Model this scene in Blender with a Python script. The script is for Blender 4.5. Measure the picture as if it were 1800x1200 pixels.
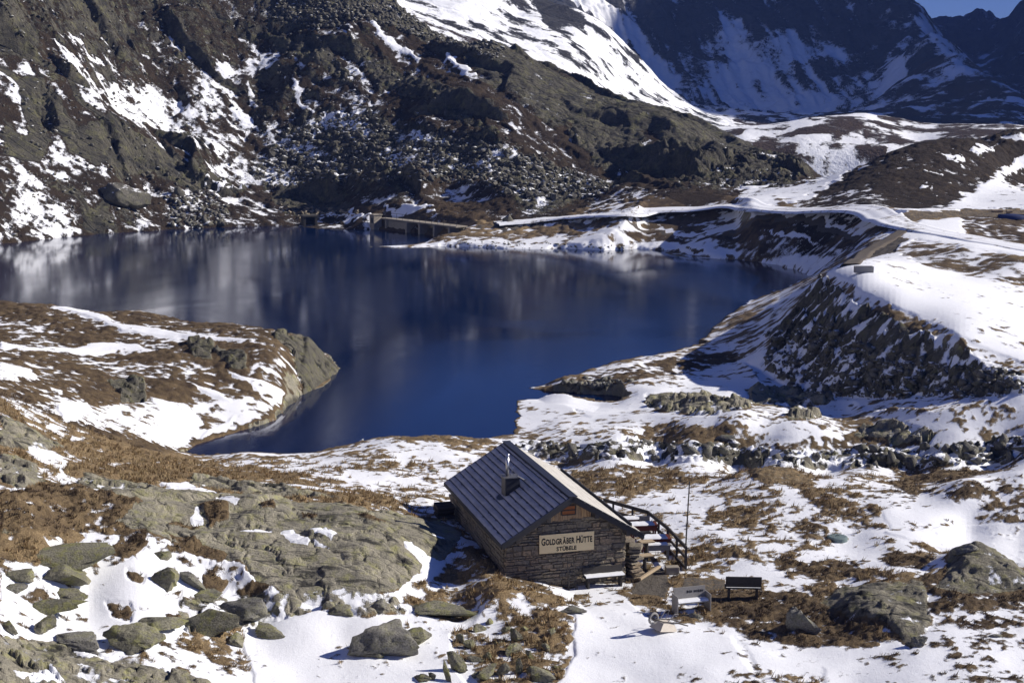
import bpy, bmesh, math, random
import numpy as np
from mathutils import Vector, Matrix
R = math.radians
sc = bpy.context.scene
for o in list(bpy.data.objects):
    bpy.data.objects.remove(o)
C = sc.collection

# ---------------------------------------------------------------- camera, sky, sun, exposure
CAM_H = 19.1
FOC = 2500.0                                   # focal length in pixels of the 1800 px wide photograph
PITCH = math.atan(400 / 2500)
cam = bpy.data.cameras.new('camera'); cam_o = bpy.data.objects.new('camera', cam); C.objects.link(cam_o)
cam_o.location = (0, 0, CAM_H); cam_o.rotation_euler = (math.pi/2 - PITCH, 0, 0)
cam.sensor_width = 36; cam.lens = 36 * FOC / 1800; cam.clip_end = 9000; cam.clip_start = .5
sc.camera = cam_o
SUN_AZ, SUN_EL = R(81), R(29)                  # azimuth to the right of the viewing direction
w = bpy.data.worlds.new('World'); sc.world = w; w.use_nodes = True
nt = w.node_tree; bg = nt.nodes['Background']
sky = nt.nodes.new('ShaderNodeTexSky'); sky.sky_type = 'NISHITA'; sky.sun_disc = False
sky.sun_elevation = SUN_EL; sky.sun_rotation = SUN_AZ; sky.altitude = 2300
sky.air_density = 1.0; sky.dust_density = 0.2; sky.ozone_density = 4.0
tint = nt.nodes.new('ShaderNodeMix'); tint.data_type = 'RGBA'; tint.blend_type = 'MULTIPLY'; tint.inputs[0].default_value = 1
tint.inputs[7].default_value = (.60, .66, 1.15, 1)      # cold white balance of the whole sky
nt.links.new(sky.outputs[0], tint.inputs[6]); nt.links.new(tint.outputs[2], bg.inputs[0]); bg.inputs[1].default_value = 0.05
sun = bpy.data.lights.new('sun', 'SUN'); sun.energy = 5.0; sun.angle = R(.53); sun.color = (1, .93, .83)
sun_o = bpy.data.objects.new('sun', sun); C.objects.link(sun_o)
sdir = Vector((math.sin(SUN_AZ)*math.cos(SUN_EL), math.cos(SUN_AZ)*math.cos(SUN_EL), math.sin(SUN_EL)))
sun_o.rotation_euler = sdir.to_track_quat('Z', 'Y').to_euler(); sun_o.location = (60, 60, 90)
sc.view_settings.view_transform = 'Standard'; sc.view_settings.look = 'None'
sc.view_settings.gamma = 1; sc.view_settings.exposure = 0.42; sc.view_settings.use_curve_mapping = False

# ---------------------------------------------------------------- helpers
rng = np.random.default_rng(7); random.seed(7)
cp, sp = math.cos(PITCH), math.sin(PITCH)
def ray(u, v):
    a, b = (u-900)/FOC, (600-v)/FOC
    return Vector((a, cp + b*sp, -sp + b*cp))
def atY(u, v, Y):
    d = ray(u, v); k = Y/d.y
    return (d.x*k, Y, CAM_H + d.z*k)
def atZ(u, v, z):
    d = ray(u, v); k = (z-CAM_H)/d.z
    return (d.x*k, d.y*k, z)
def project(x, y, z):
    dz = z-CAM_H; wd = y*cp - dz*sp
    return 900+FOC*x/wd, 600-FOC*(y*sp+dz*cp)/wd

PERM = rng.permutation(256).astype(np.int32)
ANG = rng.uniform(0, 2*np.pi, 256)
GX, GY = np.cos(ANG).astype(np.float32), np.sin(ANG).astype(np.float32)
def perlin(x, y, seed=0):
    x = x.astype(np.float32)+seed*17.31; y = y.astype(np.float32)+seed*9.77
    xf = np.floor(x); yf = np.floor(y); xi = xf.astype(np.int32); yi = yf.astype(np.int32)
    fx = x-xf; fy = y-yf
    ux = fx*fx*fx*(fx*(fx*6-15)+10); uy = fy*fy*fy*(fy*(fy*6-15)+10)
    def g(dx, dy):
        h = PERM[(PERM[(xi+dx) & 255] + yi+dy) & 255]
        return GX[h]*(fx-dx)+GY[h]*(fy-dy)
    a = g(0, 0); b = g(1, 0); c = g(0, 1); d = g(1, 1)
    a = a+ux*(b-a); c = c+ux*(d-c)
    return (a+uy*(c-a))*1.5
def fbm(x, y, lam, octv, pers=.5, spacing=None, seed=0, ridged=False):
    tot = np.zeros(x.shape, np.float32); amp = 1.; nrm = 0.
    for o in range(octv):
        n = perlin(x/lam, y/lam, seed+o*3)
        if ridged: n = 1-2*np.abs(n)
        if spacing is not None: n = n*np.clip((lam/spacing-2)/2, 0, 1)
        tot += amp*n; nrm += amp*amp; lam *= .5; amp *= pers
    return tot/math.sqrt(nrm)
def facets(x, y, scale, seed=0):
    """broken rock: flat tilted pieces; returns height (about -1..1) and distance to the nearest joint"""
    x = (x/scale).astype(np.float32); y = (y/scale).astype(np.float32); xi = np.floor(x).astype(np.int32); yi = np.floor(y).astype(np.int32)
    d1 = np.full(x.shape, 9., np.float32); d2 = d1.copy(); hh = np.zeros_like(x)
    for i in (-1, 0, 1):
        for j in (-1, 0, 1):
            h = PERM[(PERM[(xi+i+seed) & 255]+yi+j) & 255]; k = PERM[(h+71) & 255]; q = PERM[(k+13) & 255]
            dx = x-(xi+i+.5+(h/255.-.5)*.85); dy = y-(yi+j+.5+(k/255.-.5)*.85); d = np.sqrt(dx*dx+dy*dy)
            c = d < d1; d2 = np.where(c, d1, np.minimum(d2, d)); d1 = np.where(c, d, d1)
            hh = np.where(c, (q/127.5-1)*.6+(GX[h]*dx+GY[k]*dy)*.9, hh)
    return hh, d2-d1
def sstep(a, b, x):
    t = np.clip((x-a)/(b-a), 0, 1); return t*t*(3-2*t)
def polysd(poly, px, py):
    """signed distance to a polygon, positive inside"""
    P = np.array(poly, np.float32); n = len(P)
    d2 = np.full(px.shape, 1e12, np.float32); ins = np.zeros(px.shape, bool)
    for i in range(n):
        ax, ay = P[i]; bx_, by_ = P[(i+1) % n]
        ex, ey = bx_-ax, by_-ay; L = ex*ex+ey*ey+1e-9
        t = np.clip(((px-ax)*ex+(py-ay)*ey)/L, 0, 1)
        dx = px-ax-t*ex; dy = py-ay-t*ey
        d2 = np.minimum(d2, dx*dx+dy*dy)
        c = ((ay > py) != (by_ > py))
        if ey != 0: ins ^= c & (px < ex*(py-ay)/ey+ax)
    d = np.sqrt(d2); return np.where(ins, d, -d)

# ---------------------------------------------------------------- materials
def new_mat(name):
    m = bpy.data.materials.new(name); m.use_nodes = True
    return m, m.node_tree, m.node_tree.nodes['Principled BSDF']
def N(t, kind, **kw):
    n = t.nodes.new(kind)
    for k, v in kw.items():
        if k in n.inputs: n.inputs[k].default_value = v
        else: setattr(n, k, v)
    return n
def L(t, a, b): t.links.new(a, b)
def noise(t, vec, scale, detail=4, rough=.6, dist=0):
    n = N(t, 'ShaderNodeTexNoise'); n.inputs['Scale'].default_value = scale
    n.inputs['Detail'].default_value = detail; n.inputs['Roughness'].default_value = rough; n.inputs['Distortion'].default_value = dist
    if vec is not None: L(t, vec, n.inputs['Vector'])
    return n.outputs['Fac']
def ramp(t, fac, *stops):
    r = t.nodes.new('ShaderNodeValToRGB'); e = r.color_ramp.elements
    while len(e) < len(stops): e.new(.5)
    for i, (p, c) in enumerate(stops):
        e[i].position = p; e[i].color = (*c, 1) if isinstance(c, tuple) else (c, c, c, 1)
    L(t, fac, r.inputs[0]); return r.outputs[0]
def mix(t, fac, a, b, mode='MIX'):
    m = t.nodes.new('ShaderNodeMix'); m.data_type = 'RGBA'; m.blend_type = mode
    for sock, val in ((m.inputs[0], fac), (m.inputs[6], a), (m.inputs[7], b)):
        if isinstance(val, (int, float)): sock.default_value = val
        elif isinstance(val, tuple): sock.default_value = (*val, 1)
        else: L(t, val, sock)
    return m.outputs[2]
def mth(t, op, a, b=0.0, clamp=False):
    m = t.nodes.new('ShaderNodeMath'); m.operation = op; m.use_clamp = clamp
    for s, val in ((m.inputs[0], a), (m.inputs[1], b)):
        if isinstance(val, (int, float)): s.default_value = val
        else: L(t, val, s)
    return m.outputs[0]
def bump(t, bsdf, h, strength, dist):
    b = N(t, 'ShaderNodeBump'); b.inputs['Strength'].default_value = strength; b.inputs['Distance'].default_value = dist
    L(t, h, b.inputs['Height']); L(t, b.outputs[0], bsdf.inputs['Normal'])
def mapped(t, scale, rot=(0, 0, 0)):
    g = t.nodes.new('ShaderNodeNewGeometry'); mp = t.nodes.new('ShaderNodeMapping')
    mp.inputs['Scale'].default_value = scale; mp.inputs['Rotation'].default_value = rot
    L(t, g.outputs['Position'], mp.inputs[0]); return mp.outputs[0]
SNOW = (.86, .88, .92)

def terrain_material(name, k=1.0, rock_a=(.40, .37, .29), rock_b=(.24, .225, .18), lichen=.5, streak=(1, 1, 1), rot=(0, 0, 0),
                     tan=(.37, .275, .15), tan2=(.22, .155, .085), heath=(.08, .054, .034), snow_noise=1.5, bstr=.8, rock_noise=.7):
    """ground cover by vertex fields: snow (signed), rock, heath, gravel; k is the size of the grain"""
    m, t, b = new_mat(name)
    g = t.nodes.new('ShaderNodeNewGeometry'); P = g.outputs['Position']
    def att(n):
        a = t.nodes.new('ShaderNodeAttribute'); a.attribute_name = n; return a.outputs['Fac']
    n1 = noise(t, P, 5/k, 6, .7); n2 = noise(t, P, .9/k, 5, .6); n3 = noise(t, P, 22/k, 3, .6)
    S = mapped(t, streak, rot); ns = noise(t, S, 1.2/k, 6, .65, .6)
    gr = mix(t, ramp(t, n1, (.3, 0.), (.7, 1.)), tan, tan2)
    gr = mix(t, ramp(t, n3, (.35, .6), (.6, 0.)), gr, (.06, .038, .02))
    hf = mth(t, 'ADD', att('heath'), mth(t, 'MULTIPLY', mth(t, 'SUBTRACT', n2, .5), 1.6), True)
    gr = mix(t, hf, gr, mix(t, n3, heath, tuple(c*.35 for c in heath)))
    rk = mix(t, ramp(t, n2, (.35, 0.), (.65, 1.)), rock_a, rock_b)
    rk = mix(t, ramp(t, n3, (.35, .6), (.62, 0.)), rk, tuple(c*.45 for c in rock_b))
    lic = mth(t, 'MULTIPLY', ramp(t, noise(t, P, 1.7/k, 6, .75), (.5, 0.), (.66, 1.)), lichen)
    rk = mix(t, lic, rk, (.33, .325, .12))
    rk = mix(t, ramp(t, ns, (.36, .9), (.47, 0.)), rk, (.025, .025, .026))
    rk = mix(t, att('dark'), rk, mix(t, .72, rk, (.012, .012, .013)))  # dark field: mostly shade put into the rock colour; domes are greyer rock
    rf = ramp(t, mth(t, 'ADD', att('rock'), mth(t, 'MULTIPLY', mth(t, 'SUBTRACT', n1, .5), rock_noise)), (.42, 0.), (.58, 1.))
    gd = mix(t, rf, gr, rk)
    gv = mix(t, n3, (.16, .14, .115), (.07, .062, .055))
    gd = mix(t, ramp(t, mth(t, 'ADD', att('gravel'), mth(t, 'MULTIPLY', mth(t, 'SUBTRACT', n1, .5), 1.4)), (.4, 0.), (.62, 1.)), gd, gv)
    sf = mth(t, 'ADD', att('snow'), mth(t, 'MULTIPLY', mth(t, 'SUBTRACT', n3, .5), snow_noise))
    sf = mth(t, 'ADD', sf, mth(t, 'MULTIPLY', mth(t, 'SUBTRACT', n1, .5), snow_noise*1.4))
    sfac = ramp(t, mth(t, 'ADD', mth(t, 'MULTIPLY', sf, .5), .5), (.36, 0.), (.60, 1.))
    L(t, mix(t, sfac, gd, SNOW), b.inputs['Base Color'])
    b.inputs['Roughness'].default_value = .92; b.inputs['Specular IOR Level'].default_value = .2
    vo = N(t, 'ShaderNodeTexVoronoi'); vo.feature = 'DISTANCE_TO_EDGE'; vo.inputs['Scale'].default_value = 1.1/k; L(t, S, vo.inputs['Vector'])
    crk = mth(t, 'MULTIPLY', ramp(t, vo.outputs['Distance'], (0., 0.), (.09, 1.)), rf)
    h = mth(t, 'ADD', mth(t, 'ADD', mth(t, 'MULTIPLY', n3, .5), n1), mth(t, 'MULTIPLY', crk, .5))
    h = mth(t, 'MULTIPLY', h, mth(t, 'SUBTRACT', 1.0, mth(t, 'MULTIPLY', sfac, .8)))
    bump(t, b, h, bstr, .12*k)
    return m
def plain(name, col, rough=.8, metal=0, var=.3, scale=8, spec=.3, bmp=0.0):
    m, t, b = new_mat(name); tc = t.nodes.new('ShaderNodeTexCoord')
    n = noise(t, tc.outputs['Object'], scale, 5, .65)
    L(t, mix(t, n, tuple(c*(1-var) for c in col), tuple(min(1, c*(1+var)) for c in col)), b.inputs['Base Color'])
    b.inputs['Roughness'].default_value = rough; b.inputs['Metallic'].default_value = metal; b.inputs['Specular IOR Level'].default_value = spec
    if bmp: bump(t, b, n, bmp, .03)
    return m
def rock_mat(name, a, bcol, lichen=.6, k=1.0, snowy=False):
    m, t, b = new_mat(name); g = t.nodes.new('ShaderNodeNewGeometry'); P = g.outputs['Position']
    n2 = noise(t, P, 1.3/k, 5, .6); n3 = noise(t, P, 16/k, 4, .65); n4 = noise(t, P, 2.2/k, 6, .75)
    c = mix(t, ramp(t, n2, (.35, 0.), (.65, 1.)), a, bcol)
    c = mix(t, ramp(t, n3, (.36, .7), (.56, 0.)), c, tuple(x*.35 for x in bcol))
    c = mix(t, mth(t, 'MULTIPLY', ramp(t, n4, (.48, 0.), (.62, 1.)), lichen), c, (.25, .25, .085))
    if snowy:
        sx = t.nodes.new('ShaderNodeSeparateXYZ'); L(t, g.outputs['True Normal'], sx.inputs[0])
        f = mth(t, 'ADD', sx.outputs[2], mth(t, 'MULTIPLY', mth(t, 'SUBTRACT', n4, .5), 1.6)); c = mix(t, ramp(t, f, (.93, 0.), (1.0, 1.)), c, SNOW)
    L(t, c, b.inputs['Base Color']); b.inputs['Roughness'].default_value = .9; b.inputs['Specular IOR Level'].default_value = .2
    bump(t, b, mth(t, 'ADD', n3, mth(t, 'MULTIPLY', n4, 1.5)), .7, .06*k)
    return m

# ---------------------------------------------------------------- mesh helpers
def tag(o, label=None, cat=None, group=None, kind=None):
    if label: o['label'] = label
    if cat: o['category'] = cat
    if group: o['group'] = group
    if kind: o['kind'] = kind
    return o
def link(name, me, mat=None, parent=None):
    o = bpy.data.objects.new(name, me); C.objects.link(o)
    if mat is not None: me.materials.clear(); me.materials.append(mat)
    if parent is not None: o.parent = parent
    return o
def empty(name, loc, rz=0.0):
    o = bpy.data.objects.new(name, None); C.objects.link(o); o.location = loc; o.rotation_euler = (0, 0, rz); o.empty_display_size = .2
    return o
class MB:
    def __init__(s): s.v = []; s.f = []
    def add(s, vs, fs):
        k = len(s.v); s.v += [tuple(p) for p in vs]; s.f += [tuple(i+k for i in f) for f in fs]; return s
    def box(s, c, d, M=None):
        x, y, z = (e/2 for e in d); vs = []
        for sx, sy, sz in ((-1,-1,-1),(1,-1,-1),(1,1,-1),(-1,1,-1),(-1,-1,1),(1,-1,1),(1,1,1),(-1,1,1)):
            p = Vector((sx*x, sy*y, sz*z))
            if M is not None: p = M @ p
            vs.append(p+Vector(c))
        return s.add(vs, [(0,3,2,1),(4,5,6,7),(0,1,5,4),(1,2,6,5),(2,3,7,6),(3,0,4,7)])
    def bar(s, a, b, wd, ht):
        a = Vector(a); b = Vector(b); d = b-a; q = d.to_track_quat('X', 'Z').to_matrix()
        return s.box((a+b)/2, (d.length, wd, ht), q)
    def tube(s, pts, r, n=8, cap=True):
        pts = [Vector(p) for p in pts]; rs = r if isinstance(r, (list, tuple)) else [r]*len(pts)
        k = len(s.v); M = len(pts)
        for i, p in enumerate(pts):
            d = (pts[min(i+1, M-1)]-pts[max(i-1, 0)]).normalized()
            a = d.orthogonal().normalized() if abs(d.z) > .99 else d.cross(Vector((0, 0, 1))).normalized()
            b = d.cross(a)
            for j in range(n):
                t = 2*math.pi*j/n; s.v.append(tuple(p+(a*math.cos(t)+b*math.sin(t))*rs[i]))
        for i in range(M-1):
            for j in range(n):
                s.f.append((k+i*n+j, k+i*n+(j+1) % n, k+(i+1)*n+(j+1) % n, k+(i+1)*n+j))
        if cap:
            s.f.append(tuple(k+j for j in range(n))[::-1]); s.f.append(tuple(k+(M-1)*n+j for j in range(n)))
        return s
    def build(s, name, mat, parent=None, smooth=False, bevel=0.0):
        me = bpy.data.meshes.new(name); me.from_pydata(s.v, [], s.f)
        bm = bmesh.new(); bm.from_mesh(me); bmesh.ops.recalc_face_normals(bm, faces=bm.faces)
        if bevel: bmesh.ops.bevel(bm, geom=list(bm.edges), offset=bevel, segments=1, affect='EDGES')
        bm.to_mesh(me); bm.free()
        if smooth: me.polygons.foreach_set('use_smooth', [True]*len(me.polygons))
        me.update(); return link(name, me, mat, parent)
def np_mesh(name, co, quads, mat, attrs=None, smooth=True):
    me = bpy.data.meshes.new(name); nv, nf, kf = len(co), len(quads), quads.shape[1]
    me.vertices.add(nv); me.vertices.foreach_set('co', co.astype(np.float32).ravel())
    me.loops.add(nf*kf); me.loops.foreach_set('vertex_index', quads.astype(np.int32).ravel())
    me.polygons.add(nf); me.polygons.foreach_set('loop_start', np.arange(0, nf*kf, kf, dtype=np.int32))
    if smooth: me.polygons.foreach_set('use_smooth', np.ones(nf, bool))
    for k, a in (attrs or {}).items():
        at = me.attributes.new(k, 'FLOAT', 'POINT'); at.data.foreach_set('value', a.astype(np.float32))
    me.update(calc_edges=True); return link(name, me, mat)
# ---------------------------------------------------------------- terrain: control points read off as (column, row, depth or height)
CP = []
def py(*a):
    for u, v, Y in a: CP.append(atY(u, v, Y))
def pz(*a):
    for u, v, z in a: CP.append(atZ(u, v, z))
def pw(*a):
    for u, Y, z in a: CP.append(((u-900)/FOC*Y, Y, z))
# ground round the hut and foreground
pz((1000,1036,.9),(1100,1042,.85),(1200,1000,.95),(1300,1050,.8),(1010,1100,.9),(1200,1150,.75),(900,1190,.7),(1050,1190,.6),(1300,1000,1.0),(1100,960,.95),(960,1000,.9),
   (1020,900,.9),(900,850,.9),(850,1000,.75),(830,1060,.95),(760,1090,1.05),(900,1090,.95))
pz((450,895,3.2),(450,950,2.75),(450,1030,2.0),(450,1090,1.3),(450,1150,1.0),(200,890,3.9),(250,1000,3.0),(300,1100,1.9),(250,1190,1.9),(650,960,2.5),(700,1030,1.6),(600,900,2.9),(760,930,2.0),
   (790,985,1.25),(845,940,.8),(840,900,.85),(50,900,4.8),(50,1000,3.6),(50,1090,2.7),(50,1190,2.7),(600,1120,1.0),(600,1190,.75),(750,1190,.7),(150,1060,2.4))
pz((450,838,1.9),(600,845,1.5),(700,865,1.5),(760,815,1.0),(680,769,.8),(860,773,.7),(780,767,.75),(600,786,.45),(430,800,.35),(330,800,.3),(220,792,1.8),(100,760,3.4),(0,715,5.0),(0,800,5.2),(150,835,3.8),(300,830,2.6),(-250,700,6.5),(-250,1000,5.5))
# headland
pz((598,656,0),(540,593,2.5),(470,580,2.9),(400,567,3.1),(250,547,3.2),(100,537,3.5),(0,527,3.7),(-200,520,4),(0,600,4.1),(0,670,4.5),(200,620,3.1),(200,700,2.3),(300,660,2.4),(400,640,2.5),
   (400,700,1.2),(500,650,1.9),(560,640,1.0),(330,795,0),(400,763,0),(480,738,0),(520,703,0),(575,667,0),(250,760,1.4),(120,720,3.3))
pw((540,112,-1.5),(400,121,-1.5),(250,127,-1.5),(100,131,-1.5),(0,136,-1.5),(600,108,-1.5))
# right shore, gully, mounds
pz((1300,832,1.1),(1100,822,.9),(1500,838,1.3),(950,800,.5),(1000,812,.3),(1150,810,.2),(1300,815,.2),(1450,819,.4),(1600,822,.6),(1750,815,.9),
   (1000,772,.9),(1100,772,1.2),(1200,768,1.35),(1300,770,1.4),(1450,772,1.45),(1600,775,1.5),(1750,765,2.0),(1000,740,.6),(960,700,.05),(1050,705,.1),(1200,725,1.4),(1400,735,2.1),(1300,655,.9),(1200,690,.7),
   (1400,692,.8),(1500,704,1.4),(1600,750,2.0),(1800,735,2.8),(1100,638,1.1),(1000,670,.6),(1200,628,.7),(1240,600,.1),(1340,521,.1),(1425,487,.1),
   (1560,890,1.7),(1700,860,2.3),(1800,840,2.5),(1450,870,1.6),(1350,830,1.7),(1300,910,1.2),(1500,960,1.05),(1700,925,1.1),(1800,940,1.1),(1690,1010,1.6),(1600,1090,1.1),(1800,1080,1.2),(1800,1190,.9),(1500,1190,.6),(1350,1110,.8),(1550,1040,1.3),(2100,900,2.5),(2100,1150,1.5))
# embankment, snow field, roads
py((1455,480,108),(1500,511,97),(1560,541,92),(1680,596,83.8),(1800,648,79.3),(1380,560,112),(1330,600,110),(1300,640,105),(1600,500,101),(1700,525,96),(1800,570,89.5),(1800,620,83),(1500,460,118),(1600,455,127),(1700,472,119),(1800,495,112),
   (1700,440,124),(1800,458,117),(1600,430,136),(1700,422,140),(1800,440,131),(1590,402,149),(1540,388,158),(1500,381,171),(1400,376,189),(1300,374,196),(1200,375,204),(1100,380,210),(1000,387,217),(900,394,219),(800,400,218),(670,384,234),(1750,386,157),(1750,416,149),(1720,373,172),
   (1500,425,163),(1400,415,183),(1440,402,178),(1440,440,174),(2100,560,110),(2100,430,150))
py((1700,352,195),(1800,342,200),(1800,292,235),(1430,347,202),(1500,302,216),(1560,272,222),(1620,254,226),(1700,245,233),(1800,242,239),(1450,367,189),(1600,366,181),(1680,352,190),(1600,312,204),(2100,240,245),
   (1300,347,216),(1300,312,243),(1420,302,262),(1230,337,223),(1100,347,227),(1100,331,234),(1000,366,229))
pw((1600,275,5),(1800,300,7),(1450,262,4),(2100,300,10))
pw((1180,199,0),(1300,186.5,0),(1400,176,0),(1000,202,0),(900,203,0),(760,206,0),(1250,190,.1))
# hillside
_k = len(CP)
sil = [(1420,294,268),(1330,261,272),(1230,216,280),(1100,186,292),(1000,131,300),(870,76,312),(700,1,325)]
for u, v, Y in sil:
    CP.append(atY(u, v, Y)); x, y_, z_ = atY(u, v, Y); CP.append((x*1.12, y_*1.12, z_-9)); CP.append((x*1.3, y_*1.3, z_-26))
py((1090,331,243),(1150,301,249),(1250,281,253),(1150,231,263),(1000,301,251),(1000,221,268),(870,351,237),(870,251,259),(870,151,285),(700,361,239),(800,341,246),(700,331,250),(600,331,266),(700,251,276),(700,121,300),
   (500,341,266),(420,331,263),(450,251,283),(450,101,305),(450,0,319),(250,331,252),(300,238,277),(200,180,274),(250,81,296),(250,0,307),(60,331,230),(60,200,247),(60,60,268),(60,0,276),(50,140,245),(130,185,251),(250,262,260),(340,303,263),
   (60,-250,316),(250,-230,343),(450,-190,352),(600,-130,358),(-250,300,215),(-250,0,255),(-250,-300,300))
for _i in range(_k, len(CP)):                         # the shoulder on the right stands farther back
    x, y_, z_ = CP[_i]; u_ = 900+FOC*x/y_; s_ = 1+max(0, u_-750)*.05/y_ if y_ > 240 else 1.0; CP[_i] = (x*s_, y_*s_, CAM_H+(z_-CAM_H)*s_)
pz((560,386,.5),(300,404,.2),(100,418,.2),(0,428,.2),(180,411,.2),(240,407,.2),(400,399,.2),(470,397,.2),(520,395,.2))
for Y, z in ((12, 1.0), (28, .9)):
    for X, dz in ((-25, 4), (-8, 1), (8, 0), (25, .5)): CP.append((X*Y/28, Y, z+dz))
for u in (-250, 0, 200, 450, 640): pw((u, 420, 95-.06*u))
pw((900,420,10),(1300,420,4),(1700,420,8),(2100,420,12))
# lake bed
pw((300,150,-3),(600,150,-3),(900,150,-3),(1100,150,-3),(300,190,-3),(600,190,-3),(900,180,-3),(700,120,-3),(900,115,-2.5),(1050,125,-2),(700,95,-2.5),(560,90,-2),(800,88,-1.5))
CP = np.array(CP)
KL = .4
def lp(x, y): return x/y, np.log(y)*KL
cx, cy = lp(CP[:, 0], CP[:, 1])
EPS2 = .007**2
Kmat = np.sqrt((cx[:, None]-cx)**2+(cy[:, None]-cy)**2+EPS2)
n_ = len(CP); A = np.zeros((n_+3, n_+3)); A[:n_, :n_] = Kmat+np.eye(n_)*-0.0; Pm = np.stack([np.ones(n_), cx, cy], 1)
A[:n_, n_:] = Pm; A[n_:, :n_] = Pm.T
sol = np.linalg.solve(A, np.concatenate([CP[:, 2], np.zeros(3)]))
def rbf(x, y):
    sx, sy = lp(x.ravel(), y.ravel()); out = np.empty(len(sx))
    for i in range(0, len(sx), 20000):
        a, b = sx[i:i+20000], sy[i:i+20000]
        out[i:i+20000] = np.sqrt((a[:, None]-cx)**2+(b[:, None]-cy)**2+EPS2) @ sol[:n_] + sol[n_]+sol[n_+1]*a+sol[n_+2]*b
    return out.reshape(x.shape)

def spans(*a):
    out = []
    for s, e, d in a: out.append(np.arange(s, e, d))
    return np.concatenate(out)
ROWS = spans((10,34,1.),(34,44,.1),(44,62,.085),(62,82,.11),(82,112,.16),(112,160,.36),(160,232,.32),(232,312,.25),(312,330,.8),(330,422,2.5))
TC = np.concatenate([np.linspace(-1.3, -.43, 40)[:-1], np.linspace(-.43, .43, 880), np.linspace(.43, 1.3, 40)[1:]])
nr, nc = len(ROWS), len(TC)
ci = np.linspace(0, nr-1, nr//4).round().astype(int); cj = np.unique(np.linspace(0, nc-1, nc//4).round().astype(int))
Zc = rbf(TC[cj][None, :]*ROWS[ci][:, None], np.repeat(ROWS[ci][:, None], len(cj), 1))
for _ in range(3):                                        # no tents at the control points
    Zc[1:-1] = (Zc[:-2]+2*Zc[1:-1]+Zc[2:])/4; Zc[:, 1:-1] = (Zc[:, :-2]+2*Zc[:, 1:-1]+Zc[:, 2:])/4
tmp = np.stack([np.interp(np.arange(nc), cj, r) for r in Zc])
ZB = np.stack([np.interp(np.arange(nr), ci, tmp[:, j]) for j in range(nc)], 1).astype(np.float32)
YY = np.repeat(ROWS[:, None], nc, 1).astype(np.float32); XX = (TC[None, :]*YY).astype(np.float32)

# lake outline at water level
LAKE_PX = [(-260,440),(0,429),(100,418),(180,411),(260,406),(330,402),(400,399),(470,397),(520,396),(560,402),(620,403),(660,403),(700,407),(740,411),(804,419),(795,424),(745,429),(690,432),(652,434),(700,436),(780,433),(860,436),(930,438),
    (1000,437),(1060,440),(1120,437),(1175,441),(1172,447),(1210,452),(1275,455),(1330,460),(1385,470),(1428,487),(1390,502),(1340,521),(1300,543),(1268,565),(1245,590),(1226,603),(1237,612),(1190,624),(1120,637),(1050,655),(1000,668),(925,682),
    (960,688),(1010,690),(1085,697),(1112,709),(1085,716),(1040,706),(960,701),(912,705),(903,722),(910,745),(905,762),(880,766),(850,772),(780,768),(700,770),(640,780),(595,790),(540,802),(430,804),(318,799),(360,778),(400,763),(450,748),(482,738),(522,702),(577,667),(598,656),(588,632),
    (562,612),(520,604),(400,590),(250,570),(100,558),(0,550),(-260,545)]
LAKE = [atZ(u, v, 0)[:2] for u, v in LAKE_PX]
# denser, gently irregular shoreline
def refine(P, step):
    out = []
    for i in range(len(P)):
        a = np.array(P[i]); b = np.array(P[(i+1) % len(P)]); k = max(1, int(np.linalg.norm(b-a)/step))
        for j in range(k): out.append(a+(b-a)*j/k)
    return np.array(out)
SD = np.full(XX.shape, -50., np.float32)
box_ = (YY > 60) & (YY < 262)
SD[box_] = polysd(LAKE, XX[box_], YY[box_])
wob = np.zeros_like(SD); wob[box_] = fbm(XX[box_], YY[box_], 6, 4, .6, seed=40)*np.clip(YY[box_]/150, .3, 1.3)*.9
sdw = SD + wob*np.clip(1-np.abs(SD)/8, 0, 1)

# image-plane position of the smooth ground, used to lay the traced cover
# embankment: steep face rising from its foot
FOOT = [atZ(u, v, z) for u, v, z in ((1180,560,.2),(1245,604,.3),(1290,632,.7),(1340,662,.8),(1400,692,.8),(1500,704,1.4),(1600,700,2.3),(1700,697,3.1),(1800,694,3.8),(1950,690,4.6),(2300,690,6))]
ep = [(x, y) for x, y, z in FOOT]+[(FOOT[-1][0]+60, 400), (FOOT[0][0]-60, 400)]
sel = np.nonzero((YY > 70) & (YY < 135) & (TC[None, :] > .125) & (TC[None, :] < .5)); dE = polysd(ep, XX[sel], YY[sel])
zft = np.interp(XX[sel], [p[0] for p in FOOT], [p[2] for p in FOOT]); 
dF = np.full(dE.shape, 1e9, np.float32)
for (ax, ay, _), (bx_, by_, _) in zip(FOOT[:-1], FOOT[1:]):
    tt = np.clip(((XX[sel]-ax)*(bx_-ax)+(YY[sel]-ay)*(by_-ay))/((bx_-ax)**2+(by_-ay)**2), 0, 1); dF = np.minimum(dF, np.hypot(XX[sel]-ax-tt*(bx_-ax), YY[sel]-ay-tt*(by_-ay)))
ZB[sel] = np.where(dE > 0, np.minimum(ZB[sel], zft+.95*dF), np.where((dF < 3.5) & (XX[sel] > 17), np.minimum(ZB[sel], zft+.06+.12*dF), ZB[sel]))
UU, VV = project(XX, YY, ZB)
SPC = np.maximum(YY*.00098, np.gradient(ROWS)[:, None]*.75).astype(np.float32)                      # grid spacing
nearw = sstep(150, 210, YY)                                # 0 near, 1 far (size of the pattern)
# warp so traced outlines are not straight
wu = fbm(XX, YY, 3, 4, .6, SPC, 60); wv = fbm(XX, YY, 3, 4, .6, SPC, 70)
lamf = np.where(YY > 150, 1., 1.)
PU = UU + wu*(9+4*nearw); PV = VV + wv*(4+5*nearw)

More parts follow.
